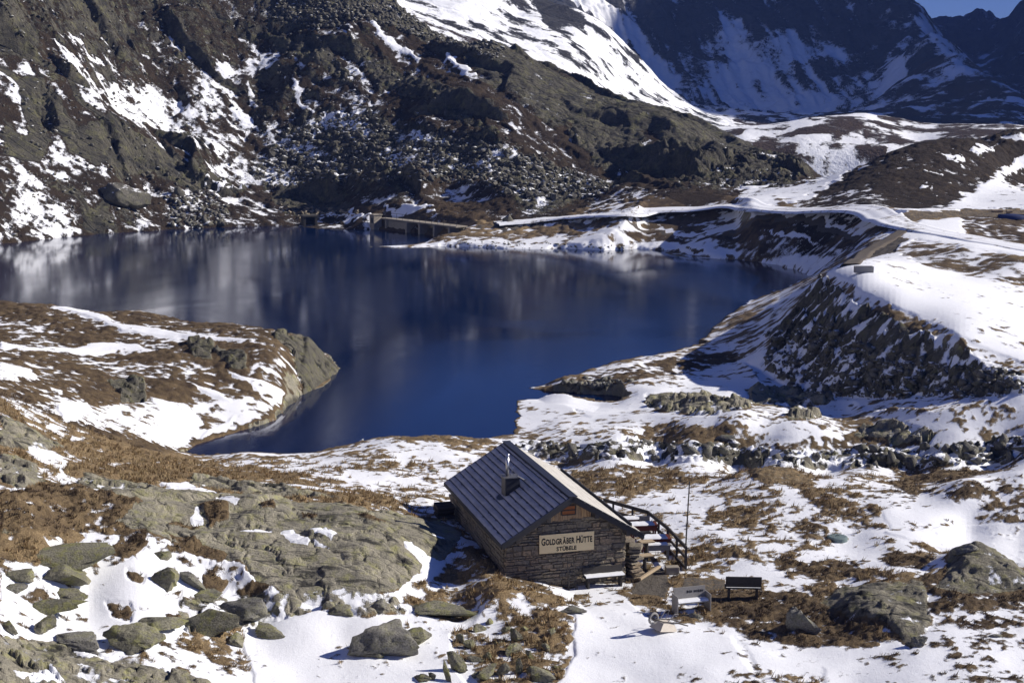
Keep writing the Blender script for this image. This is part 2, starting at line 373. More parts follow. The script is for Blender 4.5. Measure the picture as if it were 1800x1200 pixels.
snow = np.full(XX.shape, .15, np.float32); rock = np.full(XX.shape, .0, np.float32); heath = np.full(XX.shape, .25, np.float32)
gravel = np.zeros(XX.shape, np.float32); relief = np.ones(XX.shape, np.float32); scree = np.zeros(XX.shape, np.float32); dark = np.zeros(XX.shape, np.float32)
def paint(poly, s=None, r=None, h=None, g=None, rel=None, sc_=None, dk=None, f=10, Y=(0, 500)):
    P = np.array(poly, float); m0 = P.min(0)-f-25; m1 = P.max(0)+f+25
    idx = np.nonzero((PU > m0[0]) & (PU < m1[0]) & (PV > m0[1]) & (PV < m1[1]) & (YY > Y[0]) & (YY < Y[1]))
    if len(idx[0]) == 0: return
    a = sstep(-f/2, f/2, polysd(poly, PU[idx], PV[idx]))
    for arr, val in ((snow, s), (rock, r), (heath, h), (gravel, g), (relief, rel), (scree, sc_), (dark, dk)):
        if val is not None: arr[idx] += (val-arr[idx])*a
E_ = [(-400,-700),(2300,-700),(2300,2400),(-400,2400)]
def rect(a, b, c, d): return [(a,b),(c,b),(c,d),(a,d)]
NEAR = (0, 82); MID = (78, 170); FAR = (195, 430)
# ---- hillside
paint(E_, s=-.95, r=.12, h=.75, f=2, Y=(222, 430))
paint([(-400,-600),(760,-600),(760,60),(640,120),(520,230),(430,330),(560,400),(-400,440)], s=-.5, r=.15, h=.8, f=30, Y=(205,430))
paint([(0,0),(520,-10),(430,120),(300,140),(160,60),(0,90)], s=-1.0, r=.4, f=40, Y=FAR)
paint([(20,105),(90,95),(200,110),(330,190),(430,250),(470,330),(400,320),(300,260),(200,220),(120,170),(40,150)], s=.35, r=0, h=.7, f=30, Y=FAR)
paint([(138,130),(215,160),(270,190),(300,240),(260,235),(200,200),(160,185)], s=.95, f=14, Y=FAR)
paint([(280,225),(330,245),(370,280),(350,285),(300,262)], s=1.5, f=10, Y=FAR)
paint([(360,255),(400,275),(385,285),(358,270)], s=1.6, f=8, Y=FAR)
paint([(200,40),(260,70),(300,120),(350,130),(330,90),(280,50)], s=.2, f=25, Y=FAR)
paint([(330,130),(470,110),(500,200),(440,215),(380,180)], s=-.2, f=30, Y=FAR)
paint([(395,172),(420,190),(446,225),(438,226),(415,205)], s=1.9, f=6, Y=FAR)
paint([(425,150),(445,165),(462,200),(452,203),(435,180)], s=1.9, f=6, Y=FAR)
paint([(495,130),(515,150),(540,190),(555,200),(535,200),(512,170)], s=1.8, f=7, Y=FAR)
paint([(520,258),(540,255),(560,282),(545,292),(525,280)], s=1.9, f=6, Y=FAR)
paint([(650,195),(670,215),(715,235),(718,245),(690,240),(660,222)], s=1.9, f=6, Y=FAR)
paint([(485,0),(520,10),(560,36),(545,38),(500,15)], s=1.6, f=6, Y=FAR)
paint([(648,40),(662,45),(690,75),(740,105),(735,112),(690,88),(660,60)], s=1.7, f=6, Y=FAR)
paint([(770,92),(800,110),(835,138),(828,145),(795,122)], s=1.7, f=6, Y=FAR)
paint([(870,120),(900,145),(890,150),(872,135)], s=1.5, f=6, Y=FAR)
paint([(580,60),(660,70),(640,100),(590,80)], s=-.1, f=20, Y=FAR)
# upper boulder field and lower scree
paint([(440,-40),(720,-10),(900,85),(870,110),(760,75),(640,35),(560,60),(470,40)], s=-1.3, r=.9, h=.6, sc_=1, f=20, Y=FAR)
paint([(520,205),(640,190),(720,235),(840,245),(980,290),(1090,330),(1080,352),(950,385),(860,330),(740,320),(600,322),(470,330),(430,310),(470,270)], s=-.45, r=.8, h=.7, sc_=1, f=20, Y=FAR)
paint([(440,250),(560,250),(560,320),(470,320)], s=.1, f=25, Y=FAR)
# bare slabs and cliffs
paint([(0,110),(60,140),(130,190),(220,245),(330,300),(430,332),(420,340),(300,325),(200,300),(120,240),(60,220),(0,215)], s=-2.2, r=.85, rel=.5, f=8, Y=FAR)
paint([(470,60),(560,80),(620,150),(560,130),(500,110)], s=-1.8, r=.9, f=14, Y=FAR)
paint([(600,85),(700,120),(800,180),(880,250),(850,245),(760,190),(660,150)], s=-1.6, r=.85, f=20, Y=FAR)
paint([(800,95),(900,90),(1000,135),(1100,190),(1060,240),(960,215),(880,160)], s=-1.5, r=.85, rel=.6, f=20, Y=FAR)
paint([(1000,180),(1120,190),(1240,220),(1330,265),(1280,290),(1150,300),(1060,300),(1010,250)], s=-1.9, r=.95, rel=.5, f=14, Y=FAR)
paint([(1230,215),(1330,262),(1430,300),(1420,330),(1280,345),(1150,330),(1140,300)], s=-1.2, r=.8, f=14, Y=(225,430))
paint([(1130,215),(1160,225),(1155,300),(1120,330),(1130,270)], s=-.6, r=.2, h=.9, f=10, Y=FAR)
# bench over the bridge
paint([(600,325),(860,322),(880,360),(860,395),(640,390),(560,372)], s=-1.0, r=.1, h=.55, f=12, Y=FAR)
paint([(560,330),(700,325),(760,345),(640,362),(560,350)], s=-.3, r=.5, h=.6, f=14, Y=FAR)
paint([(620,360),(800,362),(880,385),(790,396),(660,382),(620,380)], s=-1.6, r=0, h=.0, f=8, Y=FAR)
paint([(675,358),(720,357),(762,364),(760,368),(690,364)], s=2, f=4, Y=FAR)
paint([(500,330),(560,335),(620,365),(610,380),(540,384),(500,370),(470,350)], s=-2, r=.95, rel=.4, f=6, Y=FAR)
paint([(590,377),(660,376),(660,382),(560,386)], s=1.2, f=4, Y=FAR)
paint([(0,330),(60,335),(160,400),(90,414),(0,425)], s=.5, r=.1, f=14, Y=FAR)
paint([(150,340),(260,370),(260,400),(160,405)], s=.3, r=.1, h=.8, f=14, Y=FAR)
paint([(140,350),(190,350),(205,395),(150,395)], s=-1.6, r=.8, f=10, Y=FAR)
paint([(355,325),(430,330),(430,334),(360,331)], s=1.9, f=3, Y=FAR)
# lake bank right of the bridge, road, shaded slopes
paint([(650,425),(800,412),(900,395),(1100,382),(1560,378),(1590,400),(1440,490),(1180,450),(1000,440)], s=-.15, r=0, h=.6, f=6, Y=(140,235))
paint([(800,402),(1100,384),(1100,402),(900,412),(800,418)], s=-1.0, h=.3, f=8, Y=(160,235))
paint([(780,425),(1060,415),(1130,440),(760,434)], s=.8, h=.4, f=8, Y=(160,235))
paint([(1000,390),(1500,382),(1570,400),(1470,420),(1300,405),(1100,400)], s=-.9, h=.9, f=10, Y=(140,235))
paint([(1100,405),(1260,410),(1330,440),(1200,440)], s=.9, h=.8, f=16, Y=(140,235))
paint([(1335,402),(1390,398),(1440,405),(1445,410),(1390,404)], s=2, f=4, Y=(140,235))
paint([(1340,412),(1440,412),(1540,425),(1500,440),(1400,445),(1330,440)], s=-.2, h=1, f=12, Y=(140,235))
paint([(1330,445),(1480,440),(1440,480),(1320,458)], s=.9, h=.8, f=12, Y=(140,235))
paint([(1190,440),(1225,428),(1270,440),(1280,452),(1200,449)], s=2, f=5, Y=(140,235))
paint([(1212,437),(1240,436),(1240,444),(1215,445)], s=-2, h=.5, f=4, Y=(140,235))
paint([(870,393),(1000,384),(1120,374),(1240,368),(1420,370),(1500,376),(1420,377),(1240,376),(1120,381),(1000,389),(880,398)], s=2, g=0, f=3, Y=(150,240))
paint([(800,400),(900,397),(1000,390),(1120,382),(1300,377),(1480,378),(1560,392),(1590,406),(1560,402),(1480,386),(1300,382),(1120,387),(1000,394),(880,402)], s=-2, g=.9, f=3, Y=(140,240))
# country behind the road
paint([(900,395),(1000,360),(1100,322),(1230,325),(1420,300),(1440,340),(1400,370),(1200,372)], s=-.9, r=.2, h=.75, f=8, Y=(197,265))
paint([(1300,325),(1400,325),(1480,302),(1500,305),(1450,330),(1420,350),(1330,362),(1260,372),(1300,345)], s=1.3, r=0, h=.6, f=8, Y=(190,262))
paint([(1180,290),(1420,295),(1400,325),(1250,335),(1170,330)], s=-.9, r=.7, h=.6, f=12, Y=(222,275))
paint([(1420,362),(1440,340),(1500,300),(1600,252),(1700,242),(1860,238),(1800,270),(1700,340),(1660,366),(1560,372),(1450,372)], s=-1.5, r=.05, h=.95, f=6, Y=(175,245))
paint([(1420,362),(1440,345),(1530,330),(1560,350),(1560,372),(1450,372)], s=-.35, h=1, f=8, Y=(175,245))
for q in ([(1648,270),(1670,275),(1690,287),(1680,288),(1655,277)],[(1705,263),(1745,259),(1730,278),(1715,273)],[(1625,298),(1650,306),(1645,310),(1628,303)],[(1650,304),(1662,308),(1660,314),(1652,309)],[(1622,322),(1632,330),(1625,331)],[(1632,326),(1642,332),(1638,335)],[(1640,338),(1650,346),(1645,349)],[(1668,320),(1672,325),(1668,326)],[(1690,335),(1700,342),(1690,344)],[(1683,275),(1691,284),(1685,284)]):
    paint(q, s=2.2, f=3, Y=(170,245))
paint([(1500,376),(1660,366),(1700,345),(1760,305),(1800,268),(1900,260),(1900,368),(1690,368),(1600,376)], s=1.6, h=.4, f=6, Y=(150,250))
paint([(1760,315),(1800,300),(1900,300),(1900,325),(1790,335)], s=-.4, h=.8, f=6, Y=(150,250))
paint([(1520,376),(1700,370),(1900,366),(1900,395),(1760,384),(1660,384),(1600,392)], s=-2, g=.55, h=.1, f=4, Y=(140,185))
paint([(1690,384),(1730,381),(1900,392),(1900,436),(1800,430),(1700,415)], s=-.5, h=.9, f=4, Y=(125,175))
paint([(1620,392),(1690,384),(1695,415),(1650,412),(1590,400)], s=1.8, g=0, f=4, Y=(120,175))
paint([(1560,388),(1600,396),(1700,418),(1800,436),(1900,452),(1900,462),(1780,448),(1690,434),(1610,420),(1570,440),(1520,470),(1500,465),(1570,420),(1590,405)], s=1.7, g=0, f=3, Y=(105,175))
paint([(1572,412),(1595,420),(1570,440),(1530,458),(1495,462),(1520,445)], s=-2, g=.95, f=3, Y=(105,175))
paint([(1605,423),(1690,438),(1900,470),(1900,520),(1780,495),(1680,480),(1600,462),(1575,445)], s=-.1, h=.7, f=5, Y=(90,140))
# snow field and embankment
paint([(1450,480),(1500,462),(1570,445),(1640,475),(1720,490),(1900,530),(1900,680),(1800,640),(1680,590),(1560,535),(1500,505)], s=1.55, h=.3, f=5, Y=(76,132))
paint([(1440,486),(1500,510),(1560,540),(1680,594),(1800,645),(1900,690),(1900,700),(1790,655),(1660,600),(1540,552),(1460,520)], s=-.3, h=.25, f=8, Y=(74,132))
paint([(1440,488),(1520,540),(1660,602),(1800,660),(1900,700),(1900,720),(1800,696),(1500,704),(1400,690),(1340,640),(1370,580)], s=.4, r=.7, h=1, dk=.85, f=8, Y=(74,130))  # dk paints the shade of the face into its rock colour
paint([(1345,590),(1420,560),(1500,610),(1600,680),(1500,700),(1400,660)], s=.5, r=.8, h=1, dk=.85, f=18, Y=(74,130))  # same painted shade on the lower face
paint([(1420,488),(1450,490),(1370,580),(1300,640),(1228,606),(1300,545)], s=.1, h=.35, f=8, Y=(90,150))
paint([(1300,640),(1340,610),(1380,660),(1460,700),(1400,705),(1320,680)], s=1.1, h=.4, f=14, Y=(76,118))
# right shore
paint([(910,700),(1240,612),(1400,690),(1700,700),(1900,690),(1900,840),(900,830)], s=.55, h=.35, r=0, f=4, Y=(70,104))
paint([(1000,672),(1120,640),(1240,622),(1300,622),(1290,640),(1150,668),(1050,686),(1000,684)], s=-.8, h=.75, r=.25, f=6, Y=(76,118))
paint([(1100,690),(1300,660),(1400,690),(1250,720),(1130,715)], s=1.3, f=20, Y=(76,110))
paint([(910,712),(1000,720),(1100,720),(1080,760),(960,770),(915,755)], s=.5, h=.2, f=14, Y=(70,100))
paint([(920,690),(1090,712),(1130,700),(1150,720),(1040,730),(930,712)], s=1.8, f=6, Y=(76,100))
for q in ([(1135,700),(1200,692),(1260,700),(1330,705),(1310,722),(1220,730),(1150,722)],[(1310,690),(1380,680),(1450,695),(1470,710),(1400,718),(1330,712)],[(1510,750),(1560,738),(1640,760),(1630,780),(1540,785),(1500,770)],[(1385,725),(1440,722),(1440,735),(1390,738)]):
    paint(q, s=-.9, r=.75, h=.6, f=8, Y=(72,100))
paint([(1140,745),(1260,745),(1290,765),(1200,785),(1120,772)], s=-1.0, h=.5, f=10, Y=(70,90))
paint([(1240,770),(1420,765),(1560,775),(1560,790),(1250,785)], s=-.6, h=.6, r=.2, f=10, Y=(70,90))
paint([(900,775),(1000,782),(1100,775),(1250,782),(1400,790),(1600,790),(1760,775),(1900,760),(1900,805),(1760,815),(1600,826),(1450,824),(1300,818),(1150,812),(1000,808),(920,806)], s=.2, r=.9, h=.9, dk=.7, f=6, Y=(70,90))  # dk puts the gully's shade into its rock colour
# ground behind the hut
paint([(520,802),(640,782),(760,768),(860,772),(920,800),(1100,815),(1300,822),(1500,832),(1620,840),(1640,960),(1300,1010),(1000,1000),(800,900),(600,870),(420,835)], s=.38, h=.15, r=0, f=6, Y=(46,78))
paint([(760,770),(870,775),(900,795),(860,800),(790,790)], s=-.8, h=.2, f=10, Y=(60,80))
paint([(1010,830),(1100,815),(1200,822),(1210,850),(1100,872),(1020,860)], s=-.75, h=.25, f=12, Y=(56,78))
paint([(1310,828),(1370,818),(1440,850),(1420,860),(1340,848)], s=-1.3, r=.4, h=.3, f=8, Y=(56,78))
paint([(1400,860),(1480,862),(1540,890),(1560,930),(1500,935),(1440,900)], s=-1.0, h=.2, f=12, Y=(50,72))
paint([(1240,895),(1360,900),(1300,922),(1250,915)], s=-.7, h=.2, f=10, Y=(50,72))
paint([(1210,960),(1290,962),(1340,985),(1260,985)], s=-.8, h=.15, f=10, Y=(46,66))
paint([(1360,985),(1500,990),(1520,1010),(1440,1020),(1380,1005)], s=-1.3, h=.55, f=8, Y=(46,66))
paint([(1365,920),(1450,915),(1460,945),(1400,940)], s=-.5, h=.4, f=10, Y=(46,66))
paint([(1525,980),(1580,965),(1640,985),(1640,1003),(1580,1000)], s=-1.2, h=.6, f=10, Y=(46,66))
paint([(1530,870),(1600,840),(1720,815),(1900,800),(1900,920),(1720,925),(1580,920)], s=.45, h=.5, f=8, Y=(52,80))
paint([(1560,850),(1700,822),(1720,832),(1600,870)], s=-.7, h=.4, f=10, Y=(52,80))
paint([(1660,860),(1760,840),(1780,860),(1680,885)], s=-.7, h=.6, f=10, Y=(52,80))
paint([(1560,935),(1720,925),(1900,925),(1900,1000),(1740,985),(1640,960)], s=2, f=8, Y=(46,66))
# slope left of the hut
paint([(-400,690),(0,690),(120,740),(300,790),(420,815),(600,850),(780,905),(800,980),(500,1100),(200,1210),(-400,1210)], s=-.5, h=.1, r=.1, f=8, Y=(0,82))
paint([(100,770),(330,815),(440,830),(560,850),(720,885),(640,895),(400,880),(180,860),(60,800)], s=-1.0, h=.05, f=10, Y=(50,82))
for q in ([(30,770),(70,790),(120,812),(110,830),(50,800)],[(20,830),(45,830),(48,870),(20,868)],[(280,850),(350,862),(370,872),(300,868)],[(360,842),(440,850),(500,880),(420,870)],[(300,855),(330,850),(420,880),(300,872)],[(450,845),(560,855),(640,870),(560,868)]):
    paint(q, s=1.5, f=6, Y=(50,82))
for q in ([(0,895),(60,890),(140,910),(120,935),(0,940)],[(150,835),(230,850),(300,868),(200,872),(120,860)],[(0,800),(60,815),(90,850),(30,860),(0,850)],[(0,735),(60,755),(110,790),(40,790),(0,780)],[(330,838),(460,852),(600,880),(480,874),(340,856)]):
    paint(q, s=-1.6, r=.85, h=.4, rel=.5, f=12, Y=(40,82))
SLAB = [(130,868),(250,866),(400,878),(560,890),(700,905),(770,920),(808,960),(800,985),(730,1020),(690,1050),(600,1058),(480,1060),(420,1030),(400,1000),(340,985),(260,960),(220,930),(140,905)]
paint(SLAB, s=-2.6, r=1, rel=.12, f=6, Y=(44,70))
for q in ([(382,893),(400,890),(422,902),(415,911),(390,903)],[(330,925),(352,912),(355,932),(340,935)],[(425,945),(445,940),(480,944),(470,950),(440,950)],[(488,945),(510,943),(552,968),(545,977),(515,968)],[(545,946),(575,945),(592,958),(585,966),(560,958)],[(556,968),(590,978),(560,973)],[(710,967),(725,968),(760,992),(785,998),(760,1030),(735,1045),(745,1005)],[(760,955),(780,962),(778,968),(762,960)]):
    paint(q, s=2.4, f=4, Y=(44,70))
for q in ([(356,910),(400,908),(404,930),(365,938)],[(455,897),(485,902),(482,915),(460,912)],[(530,915),(560,918),(552,930),(530,926)],[(610,918),(670,935),(700,940),(640,935)],[(300,928),(350,936),(345,942),(300,935)],[(0,870),(130,850),(250,900),(200,925),(100,940),(0,935)]):
    paint(q, s=-1.5, r=.15, h=.45, rel=1.2, f=6, Y=(40,72))
# lower left snow with heather and boulders
paint([(150,935),(250,945),(350,985),(420,1000),(452,1035),(400,1070),(330,1090),(300,1130),(420,1180),(450,1210),(380,1210),(250,1150),(150,1150),(0,1130),(0,975),(60,1000),(140,990)], s=1.05, h=.5, r=0, f=8, Y=(0,62))
for q in ([(210,935),(260,945),(255,965),(215,960)],[(205,955),(260,965),(230,985),(190,980)],[(290,950),(400,985),(390,1000),(330,980)],[(225,1003),(255,1010),(250,1024),(225,1018)],[(185,1065),(225,1065),(225,1095),(190,1088)],[(275,1040),(320,1035),(310,1055),(285,1055)],[(360,1015),(400,1025),(390,1040),(360,1035)],[(265,1070),(330,1085),(300,1095)],[(410,1040),(450,1035),(500,1050),(440,1062)]):
    paint(q, s=-1.3, h=.6, r=.1, f=8, Y=(0,62))
paint([(0,1120),(120,1130),(230,1160),(330,1180),(380,1210),(-200,1210),(-200,1110)], s=-1.1, r=.75, h=.4, f=10, Y=(0,60))
for q in ([(122,1135),(200,1145),(240,1140),(200,1160),(150,1165)],[(20,1185),(90,1180),(110,1205),(30,1205)]):
    paint(q, s=1.5, f=6, Y=(0,60))
paint([(420,1085),(560,1075),(700,1060),(800,1075),(900,1060),(1000,1075),(1100,1060),(1160,1100),(1300,1210),(450,1210)], s=1.45, h=.3, r=0, f=8, Y=(0,60))
paint([(300,1055),(400,1045),(500,1050),(600,1050),(700,1055),(720,1075),(640,1085),(560,1075),(440,1100),(330,1110)], s=-.3, r=.7, h=.4, f=8, Y=(0,62))
paint([(720,1035),(790,1010),(860,1020),(900,1060),(990,1050),(990,1075),(880,1085),(800,1090),(760,1080),(720,1060)], s=-.75, h=.05, r=0, rel=1.3, f=8, Y=(0,62))
paint([(810,985),(890,1000),(1000,1045),(1060,1042),(980,1062),(900,1050),(840,1020)], s=-.9, h=.4, f=8, Y=(0,62))
paint([(930,1030),(1010,1040),(1010,1058),(960,1045)], s=1.2, f=6, Y=(0,62))
paint([(790,1110),(860,1085),(930,1075),(1010,1080),(1010,1150),(980,1200),(820,1210),(790,1170)], s=-.35, h=.25, r=.2, f=10, Y=(0,60))
paint([(935,1085),(1005,1075),(1015,1110),(990,1150),(950,1120)], s=-.8, h=.05, rel=1.3, f=8, Y=(0,60))
paint([(1090,1045),(1160,1045),(1180,1070),(1110,1062)], s=-1.6, h=.35, f=6, Y=(0,60))
paint([(1115,1005),(1160,995),(1180,1025),(1170,1050),(1110,1045)], s=-2.4, g=.8, f=6, Y=(0,60))
paint([(1200,1010),(1270,1015),(1275,1035),(1200,1040)], s=-2, g=.6, f=5, Y=(0,60))
paint([(1245,1040),(1440,1040),(1480,1060),(1640,1010),(1760,1010),(1900,1010),(1900,1060),(1640,1080),(1600,1110),(1520,1140),(1440,1130),(1370,1140),(1320,1170),(1290,1110),(1240,1075)], s=-.95, h=.7, r=.1, f=10, Y=(0,60))
paint([(1440,1060),(1480,1035),(1620,1020),(1640,1100),(1600,1140),(1560,1110),(1500,1090)], s=-1.4, r=.6, h=.6, rel=.4, dk=.4, f=12, Y=(0,60))
paint([(1290,1120),(1440,1130),(1560,1140),(1700,1075),(1900,1060),(1900,1150),(1700,1160),(1500,1190),(1330,1180)], s=.45, h=.7, f=14, Y=(0,60))
paint([(1450,1175),(1650,1150),(1900,1120),(1900,1210),(1450,1210)], s=1.05, h=.7, f=12, Y=(0,60))
paint([(1180,1095),(1280,1120),(1330,1200),(1180,1210)], s=1.1, h=.7, f=14, Y=(0,60))
# rock domes at the right
for q in ([(1470,1040),(1540,1025),(1620,1035),(1640,1090),(1600,1140),(1560,1110),(1490,1085)], [(1640,1035),(1680,985),(1715,965),(1760,985),(1830,1030),(1800,1045),(1700,1045)]):
    paint(q, s=-1.7, r=.8, h=.6, rel=.25, dk=.45, f=14, Y=(0,64))
# headland
paint([(-300,515),(0,525),(100,536),(300,552),(420,568),(540,590),(600,650),(575,668),(520,704),(480,738),(400,764),(322,796),(250,790),(120,745),(0,700),(-300,680)], s=-.75, h=.75, r=.08, f=4, Y=(72,128))
paint([(250,700),(300,720),(420,700),(520,700),(480,735),(400,760),(330,792),(240,770),(90,730),(110,700),(180,715)], s=.45, h=.6, f=14, Y=(74,110))
for q in ([(92,540),(150,542),(200,565),(300,580),(400,588),(450,592),(400,595),(320,587),(220,580),(160,558)],[(0,598),(60,610),(150,605),(240,600),(265,612),(180,618),(60,620),(0,612)],[(0,640),(50,650),(70,670),(20,668),(0,665)],[(395,648),(430,660),(500,685),(515,698),(490,705),(450,685)],[(330,670),(380,690),(400,708),(370,700)],[(80,682),(110,688),(100,695)],[(370,760),(410,735),(400,755),(345,785)],[(270,700),(330,712),(360,750),(300,780),(250,770),(290,740)],[(100,712),(150,706),(140,740),(110,740)]):
    paint(q, s=1.7, f=6, Y=(72,128))
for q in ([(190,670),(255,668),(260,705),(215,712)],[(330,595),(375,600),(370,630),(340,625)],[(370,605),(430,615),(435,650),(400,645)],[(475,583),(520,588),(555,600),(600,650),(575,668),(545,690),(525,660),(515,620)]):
    paint(q, s=-2, r=.9, h=.6, rel=.5, dk=.85, f=6, Y=(72,128))  # dk: painted shade on the headland rock
paint([(480,740),(545,690),(575,667),(598,657),(585,650),(540,680),(500,710)], s=-1.8, r=.6, h=.5, dk=.85, f=4, Y=(72,128))  # painted shade carried along the cliff foot
# ---------------------------------------------------------------- relief
YY_ = YY
HS = [(-400,-800),(760,-800),(760,20),(900,60),(1010,120),(1110,175),(1240,205),(1430,285),(1430,345),(1090,345),(940,392),(640,380),(560,386),(300,408),(0,432),(-400,440)]
hsw = np.zeros_like(ZB); ii = np.nonzero(YY > 205)
hsw[ii] = sstep(-10, 25, polysd(HS, UU[ii], VV[ii])); hsw *= sstep(222, 238, YY+fbm(XX, YY, 20, 2, seed=5)*4)
hsw = np.where((UU < 560) & (YY > 205) & (SD < 0), np.maximum(hsw, sstep(1, 8, -SD)*sstep(600, 480, UU)), hsw)
nx_, ny_ = .63, .78
def ribs(lam, A, seed, amp_lam):
    t = (nx_*XX+ny_*YY)/lam + .9*fbm(XX, YY, lam*2.2, 3, .5, SPC, seed)
    along = ny_*XX-nx_*YY
    t = t + .35*perlin(along/(lam*1.3), t*1.1, seed+3)
    s = t-np.floor(t); cell = np.floor(t)
    amp = sstep(-.25, .55, perlin(along/amp_lam+cell*7.3, cell*3.7, seed+9)+.25*perlin(along/(amp_lam*.35), cell*1.7, seed+11))
    prof = sstep(0, .16, s)-s
    return A*amp*prof, amp*sstep(.0, .05, s)*sstep(.24, .14, s), amp
r1, c1, a1 = ribs(15., 6.3, 100, 26.); r2, c2, a2 = ribs(5.5, 1.7, 130, 11.); pass
notscree = (1-.85*scree)
hill_h = (r1+r2*(.4+.6*a1))*hsw*notscree
hi = np.nonzero(hsw > .05); fx_, fy_ = (ny_*XX[hi]-nx_*YY[hi])/1.7+2*wu[hi], nx_*XX[hi]+ny_*YY[hi]+2*wv[hi]
f1, e1 = facets(fx_, fy_, 5.5, 3); f2, e2 = facets(fx_, fy_, 2.1, 9); f3, e3 = facets(fx_, fy_, .95, 15); rw = (.25+.75*sstep(.15, .6, rock[hi]))*(.45+.55*relief[hi])
hill_h[hi] += hsw[hi]*rw*(.5*f1+.48*f2+.28*f3-.35*sstep(.12, 0, e2)-.15*sstep(.15, 0, e3))*(1-.3*scree[hi])
hill_h += hsw*(.3+.7*sstep(.2, .7, rock))*fbm(XX, YY, 7, 5, .62, SPC, 170, ridged=True)*.62*(1-.4*scree)
calm = np.ones_like(ZB)
for q in ([(600,335),(860,335),(900,395),(560,395)], [(0,400),(560,380),(560,420),(0,440)]):
    calm[ii] *= 1-.85*sstep(-15, 15, polysd(q, UU[ii], VV[ii]))
hill_h *= calm*sstep(0, 14, -sdw)*(1-.6*sstep(740, 860, UU)*sstep(268, 292, YY))
cliff = np.clip(c1*1.2+c2*.8*(.3+.7*a1), 0, 1)*hsw*notscree*calm
rock = np.maximum(rock, cliff); snow = snow-2.2*cliff
slabtop = sstep(.35, .75, a1)*sstep(-.1, .35, perlin(XX/9., YY/9., 55))*hsw*notscree*calm
rock = np.maximum(rock, slabtop*.75); snow = snow-.7*slabtop
# headland cliff, shore steepening, mounds
mid = fbm(XX, YY, 5, 3, .5, SPC, 11)*.14*(1-nearw)*relief + fbm(XX, YY, 24, 4, .5, SPC, 12)*(.35*sstep(60, 100, YY)*(1-nearw)+.9*nearw)*np.clip(relief+.3, 0, 1)
mid *= 1-.75*sstep(74, 80, YY)*sstep(150, 132, YY)*sstep(1280, 1420, UU)
mid *= 1-.65*sstep(130, 150, YY)*sstep(245, 225, YY)*sstep(700, 860, UU)
# rough broken rock where rock is painted in the foreground
rz = fbm(XX, YY, 2.2, 5, .55, SPC, 21, ridged=True)
slabw = np.zeros_like(ZB); kk = np.nonzero(YY < 75); slabw[kk] = sstep(-22, 22, polysd(SLAB, PU[kk], PV[kk]))
roff = sstep(.4, .8, rock)*(1-hsw)*(1-slabw)
# glacier-worn slab: layered joints running down to the right
al = .75*XX+.66*YY; ac_ = -.5*XX+.87*YY
st = ac_/1.5+.7*fbm(XX, YY, 6, 3, .5, SPC, 31); ss = st-np.floor(st)
joint = (sstep(0, .10, ss)-ss)*sstep(-.2, .4, perlin(al/4.+np.floor(st)*5.1, np.floor(st)*2.2, 34))
slab_h = slabw*(.35+.26*joint+.10*fbm(XX, YY, 3, 4, .5, SPC, 33))
crackn = np.abs(perlin(XX/2.6+.5*wu, YY/4.2, 37)); slab_h -= slabw*.09*sstep(.05, .0, crackn)
ni = np.nonzero((slabw > .02) | (roff > .02)); g1, j1 = facets(XX[ni]*.6+.8*wu[ni], YY[ni]*.9+.6*wv[ni], 1.3, 21); g2, j2 = facets(XX[ni]*.7+.3*wu[ni], YY[ni]+.3*wv[ni], .55, 27)
kf = np.interp(YY[ni], [45, 70, 100], [1, 1.6, 2.2])
slab_h[ni] += slabw[ni]*(.085*g1-.07*sstep(.06, 0, j1)+.02*g2)+roff[ni]*(.3+.7*relief[ni])*kf*(.20*g1+.10*g2-.08*sstep(.1, 0, j1))
for u_, v_, rad, ht in ((1555,1085,1.5,.5),(1505,1062,1.1,.3),(1712,1008,1.8,.95),(1775,1030,1.6,.45),(1400,1095,.8,.3)):
    gx_, gy_, _ = atZ(u_, v_, 1.1); rr_ = np.sqrt((XX-gx_)**2+((YY-gy_)/1.15)**2)/rad; slab_h += ht*np.clip(1-rr_*.8, 0, 1)**1.25*(YY < 75)
micro_n = .5*fbm(XX, YY, 4.5, 2, .6, SPC, 200)+.88*fbm(XX, YY, .9, 5, .88, SPC*.7, 210)
micro_f = .55*fbm(XX, YY, 12, 3, .65, SPC, 220)+.85*fbm(XX, YY, 2.2, 4, .85, SPC*.7, 230)
# on the hillside the snow lies in streaks that run with the strata
dn = (nx_*XX+ny_*YY); dal = (ny_*XX-nx_*YY)
micro_s = fbm(dal/2.6, dn, 4.5, 4, .65, SPC/1.5, 240)
micro = np.where(YY < 140, micro_n, micro_n+(micro_f-micro_n)*nearw)
micro = micro*(1-.3*hsw)+micro_s*.5*hsw
micro = np.clip(micro*2.7, -2.6, 2.6)
amp = np.interp(YY, [40, 70, 110, 200, 240, 420], [.055, .06, .09, .13, .26, .4]).astype(np.float32)*(.35+.65*relief)
amp *= np.where(rock > .5, .75, 1)
lvl = np.maximum(micro, np.minimum(snow, 1.15))
ZF = ZB+mid+hill_h+slab_h+roff*rz*np.interp(YY, [40, 100], [.10, .2])+amp*np.clip(lvl, -1.5, 1.6)
snow_a = snow-micro
ZF = ZF+.07*sstep(.2, -1.5, snow)*relief*sstep(80, 65, YY)*(rock < .5)
# shoreline
shore = np.abs(sdw)
lim_o = .04+.30*np.clip(-sdw, 0, 30); lim_i = -.12-.35*np.clip(sdw, 0, 10)
ZF = np.where(sdw > 0, np.minimum(ZF, lim_i), np.where((sdw > -4) & (YY > 60), np.maximum(ZF, lim_o*.35), np.where(box_, np.maximum(ZF, .12), ZF)))
ZF = np.where((sdw <= 0) & box_ & (YY > 140), np.minimum(ZF, .15-np.where((UU > 1080) & (UU < 1345), .75-.4*sstep(1090, 1140, UU)*sstep(1340, 1290, UU), .75)*sdw), ZF)
